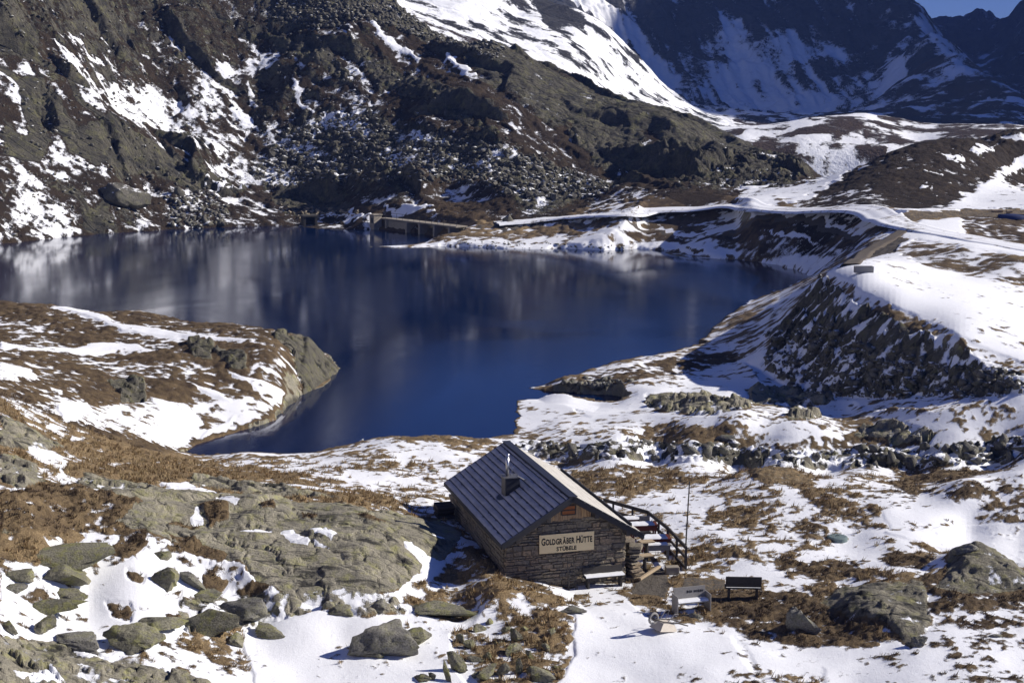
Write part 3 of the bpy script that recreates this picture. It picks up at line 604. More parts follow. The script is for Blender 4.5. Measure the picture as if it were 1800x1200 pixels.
# steep cliff at the tip of the headland and at its cove
hd = np.zeros_like(ZB); h2 = np.nonzero((YY > 80) & (YY < 125) & (UU > 440) & (UU < 640))
cl = sstep(0, 1.6, -sdw[h2])*sstep(500, 545, UU[h2])
ZF[h2] = np.where(sdw[h2] < 0, np.maximum(ZF[h2], cl*np.minimum(2.6+.3*rz[h2], ZB[h2]+.4)), ZF[h2])
lake_rim = sstep(-.5, -.05, sdw)*box_
snow_a = snow_a-1.5*lake_rim*(YY < 140)
# hut terrace: level the ground it stands on
HUT = Vector((2.348, 53.0, .8)); HA = .2724
hx = (XX-HUT.x)*math.cos(HA)+(YY-HUT.y)*math.sin(HA); hy = -(XX-HUT.x)*math.sin(HA)+(YY-HUT.y)*math.cos(HA)
dd = np.maximum(np.maximum(-3.0-hx, hx-5.6), np.maximum(-1.2-hy, hy-11))
fl = sstep(2.2, 0, dd)
ZF = ZF*(1-fl)+fl*(.86+.3*(ZF-ZB)+.27*np.clip(-.2-hx, 0, 3.2))

dzx = np.gradient(ZF, axis=1)/(np.gradient(TC)[None, :]*YY_); dzy = np.gradient(ZF, axis=0)/np.gradient(ROWS)[:, None]-TC[None, :]*dzx
slope = np.sqrt(dzx**2+dzy**2); slope = (slope+np.roll(slope, 1, 0)+np.roll(slope, -1, 0)+np.roll(slope, 1, 1)+np.roll(slope, -1, 1))/5
steep = sstep(1.0, 1.8, slope); snow_a = snow_a-2.2*steep; rock = np.maximum(rock, steep*(YY > 70)*.8*(gravel < .3))
def gz(x, y):
    i = np.clip(np.interp(y, ROWS, np.arange(nr)), 0, nr-1.001); j = np.clip(np.interp(x/y, TC, np.arange(nc)), 0, nc-1.001)
    i0 = np.floor(i).astype(int); j0 = np.floor(j).astype(int); a = i-i0; b = j-j0
    return (ZF[i0, j0]*(1-a)*(1-b)+ZF[i0+1, j0]*a*(1-b)+ZF[i0, j0+1]*(1-a)*b+ZF[i0+1, j0+1]*a*b)
def hit(u, v, y0=30., y1=420.):
    d = ray(u, v); ys = np.concatenate([np.arange(y0, min(130, y1), .04), np.arange(max(130, y0), y1, .12)])
    k = ys/d.y; xs = d.x*k; zs = CAM_H+d.z*k; g = gz(xs, ys)
    b = np.nonzero(zs <= g)[0]
    i = b[0] if len(b) else len(ys)-1
    return Vector((xs[i], ys[i], float(g[i])))

# ---------------------------------------------------------------- terrain meshes
M_near = terrain_material('alpine_ground', 1.0, lichen=.65, streak=(.5, 1.6, 1), rot=(0, 0, R(20)))
M_hill = terrain_material('hillside_ground', 3.5, rock_a=(.13, .12, .094), rock_b=(.055, .052, .045), lichen=.25, rock_noise=2.2, snow_noise=2.6, tan=(.10, .07, .04), tan2=(.06, .042, .025), heath=(.04, .028, .02), streak=(.6, 1.4, .6), rot=(0, 0, R(-38)), bstr=1.0)
vid = np.arange(nr*nc).reshape(nr, nc)
Q = np.stack([vid[:-1, :-1], vid[:-1, 1:], vid[1:, 1:], vid[1:, :-1]], -1).reshape(-1, 4)
zf = ZF.ravel(); keep = zf[Q].max(1) > -.7; Q = Q[keep]
c0 = Q[:, 0]; fu = UU.ravel()[c0]; fv = VV.ravel()[c0]; fy = YY.ravel()[c0]; fsd = SD.ravel()[c0]
reg = np.zeros(len(Q), int)
hm = (fy > 205); reg[np.nonzero(hm)[0][(polysd(HS, fu[hm], fv[hm]) > 0)]] = 1
reg[(fy > 225) & (fu < 1440)] = 1; reg[(fy > 300)] = 1
reg[(fy > 176) & (fy <= 300) & (fu > 1400) & (reg == 0)] = 2
HL = [(-300,500),(100,520),(420,555),(545,580),(615,655),(570,680),(480,745),(322,800),(250,790),(120,745),(0,700),(-300,680)]
hm = (fy > 74) & (fy < 140) & (fu < 640); reg[np.nonzero(hm)[0][polysd(HL, fu[hm], fv[hm]) > 0]] = 3
EM = [(1425,484),(1450,470),(1560,440),(1640,470),(2200,560),(2200,720),(1800,697),(1500,706),(1400,694),(1300,642),(1235,606)]
hm = (fy > 74) & (fy < 140) & (fu > 1200); reg[np.nonzero(hm)[0][polysd(EM, fu[hm], fv[hm]) > 0]] = 4
CO = np.stack([XX, YY, ZF], -1).reshape(-1, 3)
FLD = {'snow': snow_a.ravel(), 'rock': rock.ravel(), 'heath': heath.ravel(), 'gravel': gravel.ravel(), 'dark': dark.ravel()}
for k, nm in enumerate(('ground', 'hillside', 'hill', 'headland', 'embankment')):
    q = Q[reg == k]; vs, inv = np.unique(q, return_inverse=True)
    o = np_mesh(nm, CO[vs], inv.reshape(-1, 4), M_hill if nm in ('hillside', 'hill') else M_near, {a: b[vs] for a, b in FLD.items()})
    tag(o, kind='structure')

SNA, RKA, HTA, GVA = snow_a, rock, heath, gravel
# ---------------------------------------------------------------- far mountains
CP = []
py((1305,240,460),(1425,212,500),(1519,206,520),(1575,227,500),(1612,242,480),(1360,262,445),(1400,275,432),(1480,290,426),(1560,275,430),(1700,262,430),(1850,262,430),(1340,232,520))
pw((1250,430,2),(1100,430,0),(900,430,0),(600,430,20),(300,430,50),(0,430,50),(1300,650,8),(1450,650,10),(1600,600,12),(1250,780,17),(1400,800,17),(1500,760,16))
py((720,5,640),(800,30,630),(900,80,615),(1000,130,600),(1100,180,640),(800,-60,700),(900,20,690),(950,10,730),(900,-60,760),(1010,30,745),(1060,60,750),(1100,98,752),(1130,130,755),(1150,160,755),(1200,198,750),(1240,212,745),(600,-60,640),(400,-100,700))
pw((1000,900,15),(1100,900,12),(1150,880,8),(900,900,60))
py((1250,206,1180),(1180,195,1160),(1350,204,1190),(1450,200,1170),(1540,192,1140),(1100,150,1200),(1000,60,1230),(1100,50,1330),(1200,110,1270),(1200,0,1390),(1350,100,1280),(1350,0,1390),(1480,100,1270),(1480,0,1380),(1000,-50,1400),
   (1585,12,1390),(1200,-120,1500),(1400,-130,1500),(1000,-150,1560),(700,-150,1700),(1540,-14,1470))
pw((1300,1750,240),(1000,1800,260),(1500,1700,150),(1650,1700,60),(1700,1800,60))
py((1612,36,1330),(1640,78,1200),(1690,118,1080),(1740,155,980),(1800,192,880),(1600,110,1180),(1560,170,1090),(1640,150,1030),(1600,205,900),(1700,190,900),(1660,235,700),(1750,235,680),(1850,225,740))
pw((1700,1350,20),(1760,1250,10),(1800,1150,0),(1900,1100,0))
py((1687,50,2300),(1715,46,2350),(1742,44,2380),(1755,57,2350),(1775,50,2150),(1800,22,2100),(1850,-20,2050),(1900,-60,2000),(1790,110,1750),(1850,120,1650),(1740,130,1900),(1950,60,1500))
pw((1700,2700,60),(1850,2700,120))
pw((2750,1450,640),(2600,1750,700),(2900,1250,420),(2450,2100,650),(2300,1700,330),(2400,1300,150),(2700,1000,250),(2300,1000,20),(3200,1050,600),(3600,1400,900),(3600,900,520),(3600,600,60),(2400,600,15))  # unseen ridge right of view, raised to cast shade on far wall and spur
CP = np.array(CP); KL = .3; EPS2 = .006**2
cx, cy = lp(CP[:, 0], CP[:, 1]); n_ = len(CP); A = np.zeros((n_+3, n_+3))
A[:n_, :n_] = np.sqrt((cx[:, None]-cx)**2+(cy[:, None]-cy)**2+EPS2); Pm = np.stack([np.ones(n_), cx, cy], 1)
A[:n_, n_:] = Pm; A[n_:, :n_] = Pm.T
sol = np.linalg.solve(A, np.concatenate([CP[:, 2], np.zeros(3)]))
RF = spans((423,600,4),(600,770,1.6),(770,1150,7),(1150,1420,1.5),(1420,1800,8),(1800,3000,25))
TF = np.concatenate([np.linspace(-.7, -.16, 50)[:-1], np.linspace(-.16, .44, 560), np.linspace(.44, 1.25, 70)[1:]])
YY = np.repeat(RF[:, None], len(TF), 1); XX = TF[None, :]*YY
ZB2 = rbf(XX, YY); XX = XX.astype(np.float32); YY = YY.astype(np.float32)
UU, VV = project(XX, YY, ZB2); SPC = YY*.0011
wu = fbm(XX, YY, 60, 4, .6, SPC, 60); wv = fbm(XX, YY, 60, 4, .6, SPC, 70); PU = UU+wu*10; PV = VV+wv*8
snow, rock, heath, gravel, relief, scree = [np.full(XX.shape, c, np.float32) for c in (-.3, .4, .9, 0, 1, 0)]
paint(E_, s=-.35, r=.2, h=.95, f=2, Y=(420, 580))
paint([(1300,215),(1420,205),(1440,225),(1370,245),(1310,240)], s=1.2, f=8, Y=(420,600)); paint([(1450,265),(1500,258),(1560,285),(1500,295)], s=1.3, f=8, Y=(420,600))
paint([(1480,235),(1520,228),(1520,250),(1485,250)], s=1.0, f=8, Y=(420,600)); paint([(1500,205),(1540,205),(1545,216),(1505,215)], s=1.3, f=5, Y=(420,600))
paint([(1400,240),(1470,235),(1460,250),(1410,250)], s=1.1, f=8, Y=(420,600)); paint([(1560,250),(1610,255),(1600,275),(1560,275)], s=.6, f=8, Y=(420,600))
paint(E_, s=.75, r=.6, f=2, Y=(590, 1120))
paint([(930,-20),(960,-10),(1030,55),(1040,80),(1000,85),(955,50)], s=-1.3, r=1, f=10, Y=(590, 800))
paint([(800,30),(880,60),(900,95),(830,60)], s=.0, r=.8, f=15, Y=(590,800)); paint([(1115,110),(1140,110),(1145,130),(1120,128)], s=-1.2, f=6, Y=(590,800))
paint([(1290,150),(2300,150),(2300,300),(1290,300)], s=-.45, r=.2, h=.9, f=10, Y=(590,1120))
paint([(1500,-400),(2300,-400),(2300,260),(1540,260),(1540,150)], s=-.75, r=.2, h=.9, f=12, Y=(590,1120))
paint(E_, s=-1.2, r=.7, f=2, Y=(1120, 3100))
paint([(1050,60),(1200,95),(1300,75),(1420,95),(1520,110),(1560,150),(1540,210),(1200,230),(1080,140)], s=.2, r=.6, f=30, Y=(1120,1500))
paint([(960,0),(1050,10),(1120,80),(1180,150),(1200,200),(1140,140),(1060,60)], s=.8, f=15, Y=(1100,1500))
paint([(1190,150),(1500,160),(1520,205),(1200,215)], s=.5, f=25, Y=(1120,1400))
paint([(1560,110),(1620,150),(1560,200),(1520,190)], s=.3, f=14, Y=(1000,1300))
paint([(1600,20),(1640,70),(1740,150),(1800,190),(1800,215),(1700,150),(1630,90)], s=.1, r=.3, h=.7, f=10, Y=(820,1350))
fallx = .6*fbm(XX, YY/9, 30, 3, .6, SPC, 300)+.8*fbm(XX+.15*YY, YY/12, 9, 4, .75, SPC*.6, 310); iso = np.where(YY < 900, fbm(XX, YY, 26, 5, .75, SPC*.7, 320), fbm(XX, YY, 60, 5, .7, SPC*.7, 325))
wall = sstep(1130, 1180, YY)*sstep(1560, 1480, UU)
micro = np.clip((iso*.8*(1-.35*wall)+fallx*.85*wall+.55*(1-wall)*fbm(XX, YY, 22, 4, .75, SPC, 340))*2.5, -2.6, 2.6)
rid = fbm(XX, YY, 150, 6, .55, SPC, 360, ridged=True)
ZF2 = ZB2+rid*np.interp(YY, [430, 560, 700, 1100, 1300, 2500], [1.5, 2.0, 4.5, 8, 13, 20])+wall*fallx*4.5
ZF2 += -12*sstep(440, 423, YY)
vid = np.arange(XX.size).reshape(XX.shape)
Q = np.stack([vid[:-1, :-1], vid[:-1, 1:], vid[1:, 1:], vid[1:, :-1]], -1).reshape(-1, 4)
fy = YY.ravel()[Q[:, 0]]; fu = UU.ravel()[Q[:, 0]]
reg = np.where(fy < 590, 0, np.where((fy < 900) & (fu < 1300), 1, np.where((fy > 1500) & (fu > 1620), 3, 2)))
M_far = terrain_material('far_mountain', 22, rock_a=(.075, .073, .072), rock_b=(.035, .034, .034), lichen=0, tan=(.11, .07, .04), tan2=(.08, .05, .03), heath=(.07, .045, .03), snow_noise=2.2, bstr=1.0)
CO2 = np.stack([XX, YY, ZF2], -1).reshape(-1, 3)
FLD = {'snow': (snow-micro).ravel(), 'rock': rock.ravel(), 'heath': heath.ravel(), 'gravel': gravel.ravel()}
for k, nm in enumerate(('valley_hills', 'snowy_ridge', 'mountain', 'mountain')):
    q = Q[reg == k]; vs, inv = np.unique(q, return_inverse=True)
    tag(np_mesh(nm, CO2[vs], inv.reshape(-1, 4), M_far, {a: b[vs] for a, b in FLD.items()}), kind='structure')

# ---------------------------------------------------------------- lake
m, t, b = new_mat('lake_water')
P = mapped(t, (1, 1, 1)); n1 = noise(t, P, 1.1, 3, .5); n2 = noise(t, mapped(t, (.05, .02, 1)), 1.0, 5, .6, 1.2)
b.inputs['Base Color'].default_value = (.001, .0105, .052, 1)
L(t, ramp(t, n2, (.40, .07), (.62, .16)), b.inputs['Roughness'])
b.inputs['IOR'].default_value = 1.31; b.inputs['Specular IOR Level'].default_value = .5
n3_ = noise(t, mapped(t, (.35, .12, 1)), 1, 4, .6, .8)
bump(t, b, mth(t, 'ADD', n1, n3_), .035, .10)
px = [p[0] for p in LAKE]; py_ = [p[1] for p in LAKE]
lx0, lx1, ly0, ly1 = min(px)-25, max(px)+12, min(py_)-6, max(py_)+10
me = bpy.data.meshes.new('lake'); me.from_pydata([(lx0, ly0, 0), (lx1, ly0, 0), (lx1, ly1, 0), (lx0, ly1, 0)], [], [(0, 1, 2, 3)])
tag(link('lake', me, m), kind='structure')
# ---------------------------------------------------------------- hut
def rz(v, a): return Vector((v[0]*math.cos(a)-v[1]*math.sin(a), v[0]*math.sin(a)+v[1]*math.cos(a), v[2]))
def to_hut(p): return rz(Vector(p)-HUT, -HA)
def on_hut_plane(u, v, y_l):
    """point of the vertical plane y = y_l of the hut seen at a pixel, in hut coordinates"""
    o = to_hut((0, 0, CAM_H)); d = rz(ray(u, v), -HA); k = (y_l-o.y)/d.y; return o+d*k
def on_roof(u, v, side):
    o = to_hut((0, 0, CAM_H)); d = rz(ray(u, v), -HA)
    # z = RZ - SL*|x|
    sgn = -1 if side < 0 else 1
    k = (RZ-SL*sgn*o.x-o.z)/(d.z+SL*sgn*d.x); return o+d*k
RZ, SL, HLW, HRW, RL = 3.78, .603, 2.84, 2.92, 9.78
GY_, BY_ = .42, 9.4
xl = on_hut_plane(891, 985, GY_).x; xr = on_hut_plane(1099, 985, GY_).x
M_wood = plain('dark_weathered_wood', (.06, .054, .05), .85, var=.4, scale=14)
M_fascia = plain('dark_roof_timber', (.035, .036, .042), .7, var=.3, scale=10)
M_metal = plain('dark_roof_metal', (.028, .03, .04), .45, var=.25, scale=12, spec=.5)
M_mortar = plain('dark_mortar', (.17, .145, .11), .95, var=.5, scale=9, bmp=.6)
M_steel = plain('steel_pipe', (.55, .56, .58), .3, metal=1, var=.15, scale=6)
M_red = plain('red_brown_boards', (.12, .028, .018), .7, var=.35, scale=9)
M_grey = plain('grey_weathered_wood', (.26, .25, .24), .85, var=.3, scale=16)
M_pale = plain('pale_wood', (.42, .33, .22), .85, var=.3, scale=14)
M_conc = plain('concrete', (.30, .27, .22), .9, var=.3, scale=3, bmp=.3)
M_black = plain('black_paint', (.012, .011, .011), .6, var=.2)
m, t, b = new_mat('gable_planks'); tc = t.nodes.new('ShaderNodeTexCoord'); oi = t.nodes.new('ShaderNodeObjectInfo')
mp = N(t, 'ShaderNodeMapping'); mp.inputs['Scale'].default_value = (30, 30, 2.2); L(t, tc.outputs['Object'], mp.inputs[0])
n = ramp(t, noise(t, mp.outputs[0], 1.2, 5, .7), (.36, 0.), (.62, 1.)); c = mix(t, n, (.10, .045, .018), (.62, .42, .22)); c = mix(t, mth(t, 'MULTIPLY', oi.outputs['Random'], .5), c, (.28, .22, .16))
L(t, c, b.inputs['Base Color']); b.inputs['Roughness'].default_value = .85; M_plank = m
m, t, b = new_mat('wall_stone'); oi = t.nodes.new('ShaderNodeObjectInfo'); g = t.nodes.new('ShaderNodeNewGeometry')
n = noise(t, g.outputs['Position'], 9, 6, .7); n2 = noise(t, g.outputs['Position'], 38, 4, .65)
c = ramp(t, oi.outputs['Random'], (0., (.27, .235, .18)), (.3, (.40, .34, .25)), (.55, (.33, .28, .20)), (.78, (.52, .39, .25)), (1., (.22, .205, .185)))
c = mix(t, ramp(t, n, (.38, .75), (.62, 0.)), c, (.09, .082, .07)); c = mix(t, ramp(t, n2, (.35, .5), (.6, 0.)), c, (.05, .045, .04))
L(t, c, b.inputs['Base Color']); b.inputs['Roughness'].default_value = .92; bump(t, b, mth(t, 'ADD', n, n2), .7, .03); M_stone = m
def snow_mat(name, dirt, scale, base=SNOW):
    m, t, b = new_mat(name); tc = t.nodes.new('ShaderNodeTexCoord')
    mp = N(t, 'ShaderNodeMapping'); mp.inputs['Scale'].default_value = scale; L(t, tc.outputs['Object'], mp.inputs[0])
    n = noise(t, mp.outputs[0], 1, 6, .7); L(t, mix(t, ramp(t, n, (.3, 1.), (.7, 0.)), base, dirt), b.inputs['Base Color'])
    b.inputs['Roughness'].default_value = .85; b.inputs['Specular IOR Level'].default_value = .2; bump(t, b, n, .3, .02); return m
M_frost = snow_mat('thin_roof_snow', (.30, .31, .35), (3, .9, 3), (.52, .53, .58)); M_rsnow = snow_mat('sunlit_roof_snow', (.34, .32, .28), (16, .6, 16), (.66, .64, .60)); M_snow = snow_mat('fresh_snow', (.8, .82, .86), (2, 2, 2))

hut = empty('stone_hut', HUT, HA); tag(hut, 'small stone hut with snow dusted dark roof and a lettered sign on its gable', 'hut')
def wall_top(x): return RZ-SL*abs(x)-.14
# wall core: pentagon prism
zb = -1.0
prof = [(xl, zb), (xr, zb), (xr, wall_top(xr)), (0, wall_top(0)), (xl, wall_top(xl))]
mb = MB(); vs = [(x, GY_+.05, z) for x, z in prof]+[(x, BY_, z) for x, z in prof]
mb.add(vs, [(4, 3, 2, 1, 0), (5, 6, 7, 8, 9)]+[(i, (i+1) % 5, 5+(i+1) % 5, 5+i) for i in range(5)])
wall = mb.build('wall', M_mortar, hut)
# stones of the gable, one object each
def stone_mesh(seed):
    r = random.Random(seed); bm = bmesh.new(); bmesh.ops.create_cube(bm, size=1)
    for v in bm.verts:
        v.co.x += r.uniform(-.06, .06); v.co.z += r.uniform(-.10, .10)
        if v.co.y < 0: v.co.x *= .93; v.co.z *= .86; v.co.y += r.uniform(-.12, .12)
    bmesh.ops.bevel(bm, geom=list(bm.edges), offset=.07, segments=1, affect='EDGES')
    me = bpy.data.meshes.new('stone'); bm.to_mesh(me); bm.free(); me.materials.append(M_stone); return me
STM = [stone_mesh(i) for i in range(10)]
zplank = on_hut_plane(1002, 913, GY_).z; xp0 = on_hut_plane(966, 910, GY_).x; xp1 = on_hut_plane(1038, 910, GY_).x
rs = random.Random(3); z = -.35
while z < zplank+.02 or z < 2.9:
    h = rs.choice((rs.uniform(.07, .12), rs.uniform(.11, .24))); x = xl-rs.uniform(0, .1)
    if z > 2.75: break
    while x < xr-.04:
        wd = rs.choice((rs.uniform(.18, .4), rs.uniform(.3, .75))); x1 = min(x+wd, xr+rs.uniform(-.02, .05))
        if xr-x1 < .12: x1 = xr+rs.uniform(-.01, .04)
        xm = (x+x1)/2; hh = h*rs.uniform(.75, 1.3)
        if z+hh < wall_top(max(abs(x), abs(x1)))+.06 and not (z+hh*.5 > zplank and xp0 < xm < xp1):
            o = bpy.data.objects.new('stone', rs.choice(STM)); C.objects.link(o); o.parent = wall
            pr = rs.uniform(.03, .085); o.location = (xm, GY_+.05-pr/2+.06, z+h/2+rs.uniform(-.012, .012)); o.scale = (x1-x-.012, .12+pr, hh-.008)
            o.rotation_euler = (0, rs.uniform(-.05, .05), 0)
        x = x1
    z += h
# stones of the side walls and back, joined
mbs = MB()
def side_stones(xw, sgn, y0, y1, zt):
    z = -.3
    while z < zt-.1:
        h = rs.uniform(.10, .2); y = y0
        while y < y1:
            wd = rs.uniform(.22, .7); mbs.box((xw+sgn*.02, y+wd/2, z+h/2), (rs.uniform(.10, .2), wd-.03, h-.02)); y += wd
        z += h
side_stones(xl, -1, GY_+.2, BY_, wall_top(xl)); side_stones(xr, 1, GY_+.2, BY_, wall_top(xr))
tag(mbs.build('stone_courses', M_stone, wall, bevel=.012), kind='stuff')
# gable planks
x = xp0; k = 0
while x < xp1-.02:
    wd = rs.uniform(.085, .12); x1 = min(x+wd, xp1); top = wall_top((x+x1)/2)+.1; z0 = zplank-rs.uniform(-.02, .05)
    MB().box(((x+x1)/2, GY_+.0+rs.uniform(-.008, .008), (z0+top)/2), (x1-x-.008, .03, top-z0)).build('gable_plank', M_plank, hut); x = x1
hp0 = on_hut_plane(987, 889, GY_-.03); hp1 = on_hut_plane(1011, 903, GY_-.03); hc = (hp0+hp1)/2; hw, hh = hp1.x-hp0.x, hp0.z-hp1.z
hatch = MB().box((hc.x, GY_-.035, hc.z), (hw, .04, hh)).build('hatch', plain('orange_shutter', (.30, .10, .03), .6), hut)
hatch['label'] = 'small orange brown shutter in the planked gable'
fr = MB()
for a_, b_ in (((-hw/2, -hh/2), (hw/2, -hh/2)), ((-hw/2, hh/2), (hw/2, hh/2)), ((-hw/2, -hh/2), (-hw/2, hh/2)), ((hw/2, -hh/2), (hw/2, hh/2)), ((-hw/2, 0), (hw/2, 0))):
    fr.bar((hc.x+a_[0], GY_-.06, hc.z+a_[1]), (hc.x+b_[0], GY_-.06, hc.z+b_[1]), .025, .04)
fr.build('frame', M_wood, hatch)
for u, v in ((962, 916), (1046, 909), (908, 955), (1101, 941)):
    p = on_hut_plane(u, v, .2); zt = wall_top(p.x)-.02
    MB().box((p.x, .22, zt-.09), (.17, .5, .2)).build('purlin_end', M_wood, hut, bevel=.01)
# roof deck
def roof_z(x): return RZ-SL*abs(x)
def slope_frame(side):
    wdt = HLW if side < 0 else HRW; d = Vector((side*1., 0, -SL)).normalized(); n = Vector((side*SL, 0, 1.)).normalized()
    return wdt*math.sqrt(1+SL*SL), d, n
deck = MB()
for side, wdt in ((-1, HLW), (1, HRW)):
    s_, d, n = slope_frame(side); a = Vector((0, 0, RZ)); q = []
    for yy in (.05, RL-.05):
        for t0, off in ((0, -.03), (s_-.03, -.03), (s_-.03, -.15), (0, -.15)): q.append(a+d*t0+n*off+Vector((0, yy, 0)))
    deck.add(q, [(0, 1, 2, 3), (7, 6, 5, 4), (0, 4, 5, 1), (1, 5, 6, 2), (2, 6, 7, 3), (3, 7, 4, 0)])
deck.build('roof_deck', M_fascia, hut)
NCOURSE = 12
ch0 = on_roof(898, 862, -1); tch = abs(ch0.x)*math.sqrt(1+SL*SL)
for side in (-1, 1):
    s_, d, n = slope_frame(side); a = Vector((0, 0, RZ)); cw = s_/NCOURSE
    for k in range(NCOURSE):
        t0, t1 = k*cw, (k+1)*cw
        mb = MB(); q = []
        for yy in (0.0, RL):
            for tt, off in ((t0-.03 if k else .01, .0), (t1, .012), (t1, -.02), (t0-.03 if k else .01, -.028)): q.append(a+d*tt+n*off+Vector((0, yy, 0)))
        mb.add(q, [(0, 1, 2, 3), (7, 6, 5, 4), (0, 4, 5, 1), (1, 5, 6, 2), (2, 6, 7, 3), (3, 7, 4, 0)])
        pn = mb.build('roof_course', M_metal, hut)
        # snow lying on the course, ragged lower edge
        nseg = 60; top = []; bot = []; ra = random.Random(100*k+side)
        g0 = .03 if side < 0 else .02; g1 = .006 if side < 0 else .0; jag = 0
        if k == 0: g0 = .16 if side < 0 else .12
        vs = []; y0, y1 = .06+.03*ra.random(), RL-.07
        for i in range(nseg+1):
            yy = y0+(y1-y0)*i/nseg; jag = .6*jag+ra.uniform(-.012, .012)
            e0 = t0+g0+abs(jag)+(.035 if side < 0 and ra.random() < .09 else 0); e1 = t1-g1-(abs(ra.gauss(0, .006)) if side < 0 else 0)
            if side < 0 and tch-.05 < t0 < tch+.62 and abs(yy-ch0.y-.02) < .42-.35*(t0-tch): e0 = max(e0, e1-.04-.05*ra.random())
            th = .014+.004*ra.random() if side < 0 else .02+.008*ra.random()
            for tt, w_ in ((e0, .35), (e0+.03, 1), (e1-.02, 1), (e1, .4)):
                base = .012*(tt-t0)/cw; vs.append(a+d*tt+n*(base+th*w_+.002)+Vector((0, yy, 0)))
        fs = [(i*4+j, i*4+j+1, i*4+j+5, i*4+j+4) for i in range(nseg) for j in range(3)]
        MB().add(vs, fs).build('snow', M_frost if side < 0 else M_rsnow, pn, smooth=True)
rc = MB(); rc.bar((-.08, -.03, RZ+.015), (-.08, RL+.02, RZ+.015), .19, .03); rc.bar((.09, -.03, RZ+.01), (.09, RL+.02, RZ+.01), .19, .03)
rc.build('ridge_cap', M_metal, hut, bevel=.01)
for side, wdt in ((-1, HLW), (1, HRW)):
    s_, d, n = slope_frame(side)
    for yy, nm in ((-.02, 'verge_board'), (RL-.02, 'verge_board')):
        a = Vector((0, yy, RZ))+n*-.07; e = a+d*(s_+.02); MB().bar(a, e, .05, .17).build(nm, M_fascia, hut)
        a2 = Vector((0, yy+(.05 if yy < 1 else -.05), RZ))+n*-.17; MB().bar(a2, a2+d*(s_-.25), .05, .07).build(nm, M_wood, hut)
        if yy < 1:
            a3 = Vector((0, yy-.01, RZ))+n*.045; MB().bar(a3+d*.05, a3+d*(s_+.02), .09, .03).build('verge_flashing', M_metal, hut)
    x_ = side*wdt; MB().bar((x_, 0, roof_z(wdt)-.06), (x_, RL, roof_z(wdt)-.06), .05, .16).build('eave_board', M_fascia, hut)
s_, d, n = slope_frame(1); a = Vector((0, 0, RZ))+d*(s_-.42)+n*.08
sg = MB().bar(a+Vector((0, .55, 0)), a+Vector((0, RL-.02, 0)), .05, .15).build('snow_guard', M_fascia, hut)
for i in range(6): MB().bar(a+Vector((0, .8+i*1.7, -.02)), a+d*-.22+Vector((0, .8+i*1.7, -.02))-n*.07, .03, .03).build('bracket', M_metal, sg)
# chimney
cc = on_roof(898, 862, -1); cz = roof_z(cc.x)
mb = MB(); bw, bd = .62, .62; zt = roof_z(cc.x+bw/2)+.40
q = []
for sx, sy in ((-1, -1), (1, -1), (1, 1), (-1, 1)):
    x_ = cc.x+sx*bw/2; q.append((x_, cc.y+.05+sy*bd/2, roof_z(x_)-.05))
q += [(x_, y_, zt) for x_, y_, _ in q]
chim = mb.add(q, [(0, 3, 2, 1), (4, 5, 6, 7), (0, 1, 5, 4), (1, 2, 6, 5), (2, 3, 7, 6), (3, 0, 4, 7)]).build('chimney', M_metal, hut, bevel=.012)
MB().box((cc.x, cc.y+.05, zt+.012), (bw+.06, bd+.06, .03)).build('chimney_cap', plain('sheet_lid', (.16, .16, .165), .5, metal=.6), chim)
px_, py2 = cc.x-.12, cc.y+.1
MB().tube([(px_, py2, zt), (px_, py2, zt+.86)], .072, 12).tube([(px_, py2, zt+.80), (px_, py2, zt+.86), (px_+.02, py2, zt+.93), (px_+.03, py2, zt+.97)], [.085, .085, .075, .03], 12).build('stovepipe', M_steel, chim, smooth=True)
MB().tube([(px_+.22, py2+.1, zt), (px_+.22, py2+.1, zt+.25), (px_+.30, py2+.1, zt+.36)], .032, 8).build('vent_pipe', M_steel, chim)
MB().tube([(cc.x+.30, cc.y-.1, zt+.04), (cc.x+.30+.16, cc.y-.55, zt-.02)], .055, 10).build('flue_elbow', M_steel, chim)
# melted strip under the chimney
# sign
sa = on_hut_plane(948, 940, GY_-.08); sb_ = on_hut_plane(1044, 966, GY_-.08)
sx0, sx1 = sa.x, sb_.x; sz1 = (on_hut_plane(948, 940, GY_-.08).z+on_hut_plane(1044, 933, GY_-.08).z)/2; sz0 = (on_hut_plane(948, 972, GY_-.08).z+on_hut_plane(1044, 966, GY_-.08).z)/2
sign = MB().box(((sx0+sx1)/2, GY_-.085, (sz0+sz1)/2), (sx1-sx0, .03, sz1-sz0)).build('sign_board', plain('cream_board', (.88, .72, .42), .7, var=.06, scale=5), hut, bevel=.006)
sign['label'] = 'cream sign board lettered GOLDGRÄBER HÜTTE STÜBELE in black'
dg = bpy.context.evaluated_depsgraph_get()
def glyph(ch, size):
    cu = bpy.data.curves.new('g', 'FONT'); cu.body = ch; cu.size = size; cu.extrude = .004; cu.offset = .028*size; cu.resolution_u = 3
    ob = bpy.data.objects.new('g', cu); C.objects.link(ob); bpy.context.view_layer.update()
    me = bpy.data.meshes.new_from_object(ob.evaluated_get(bpy.context.evaluated_depsgraph_get()))
    v = [tuple(p.co) for p in me.vertices]; f = [tuple(p.vertices) for p in me.polygons]
    bpy.data.objects.remove(ob); bpy.data.meshes.remove(me); bpy.data.curves.remove(cu); return v, f
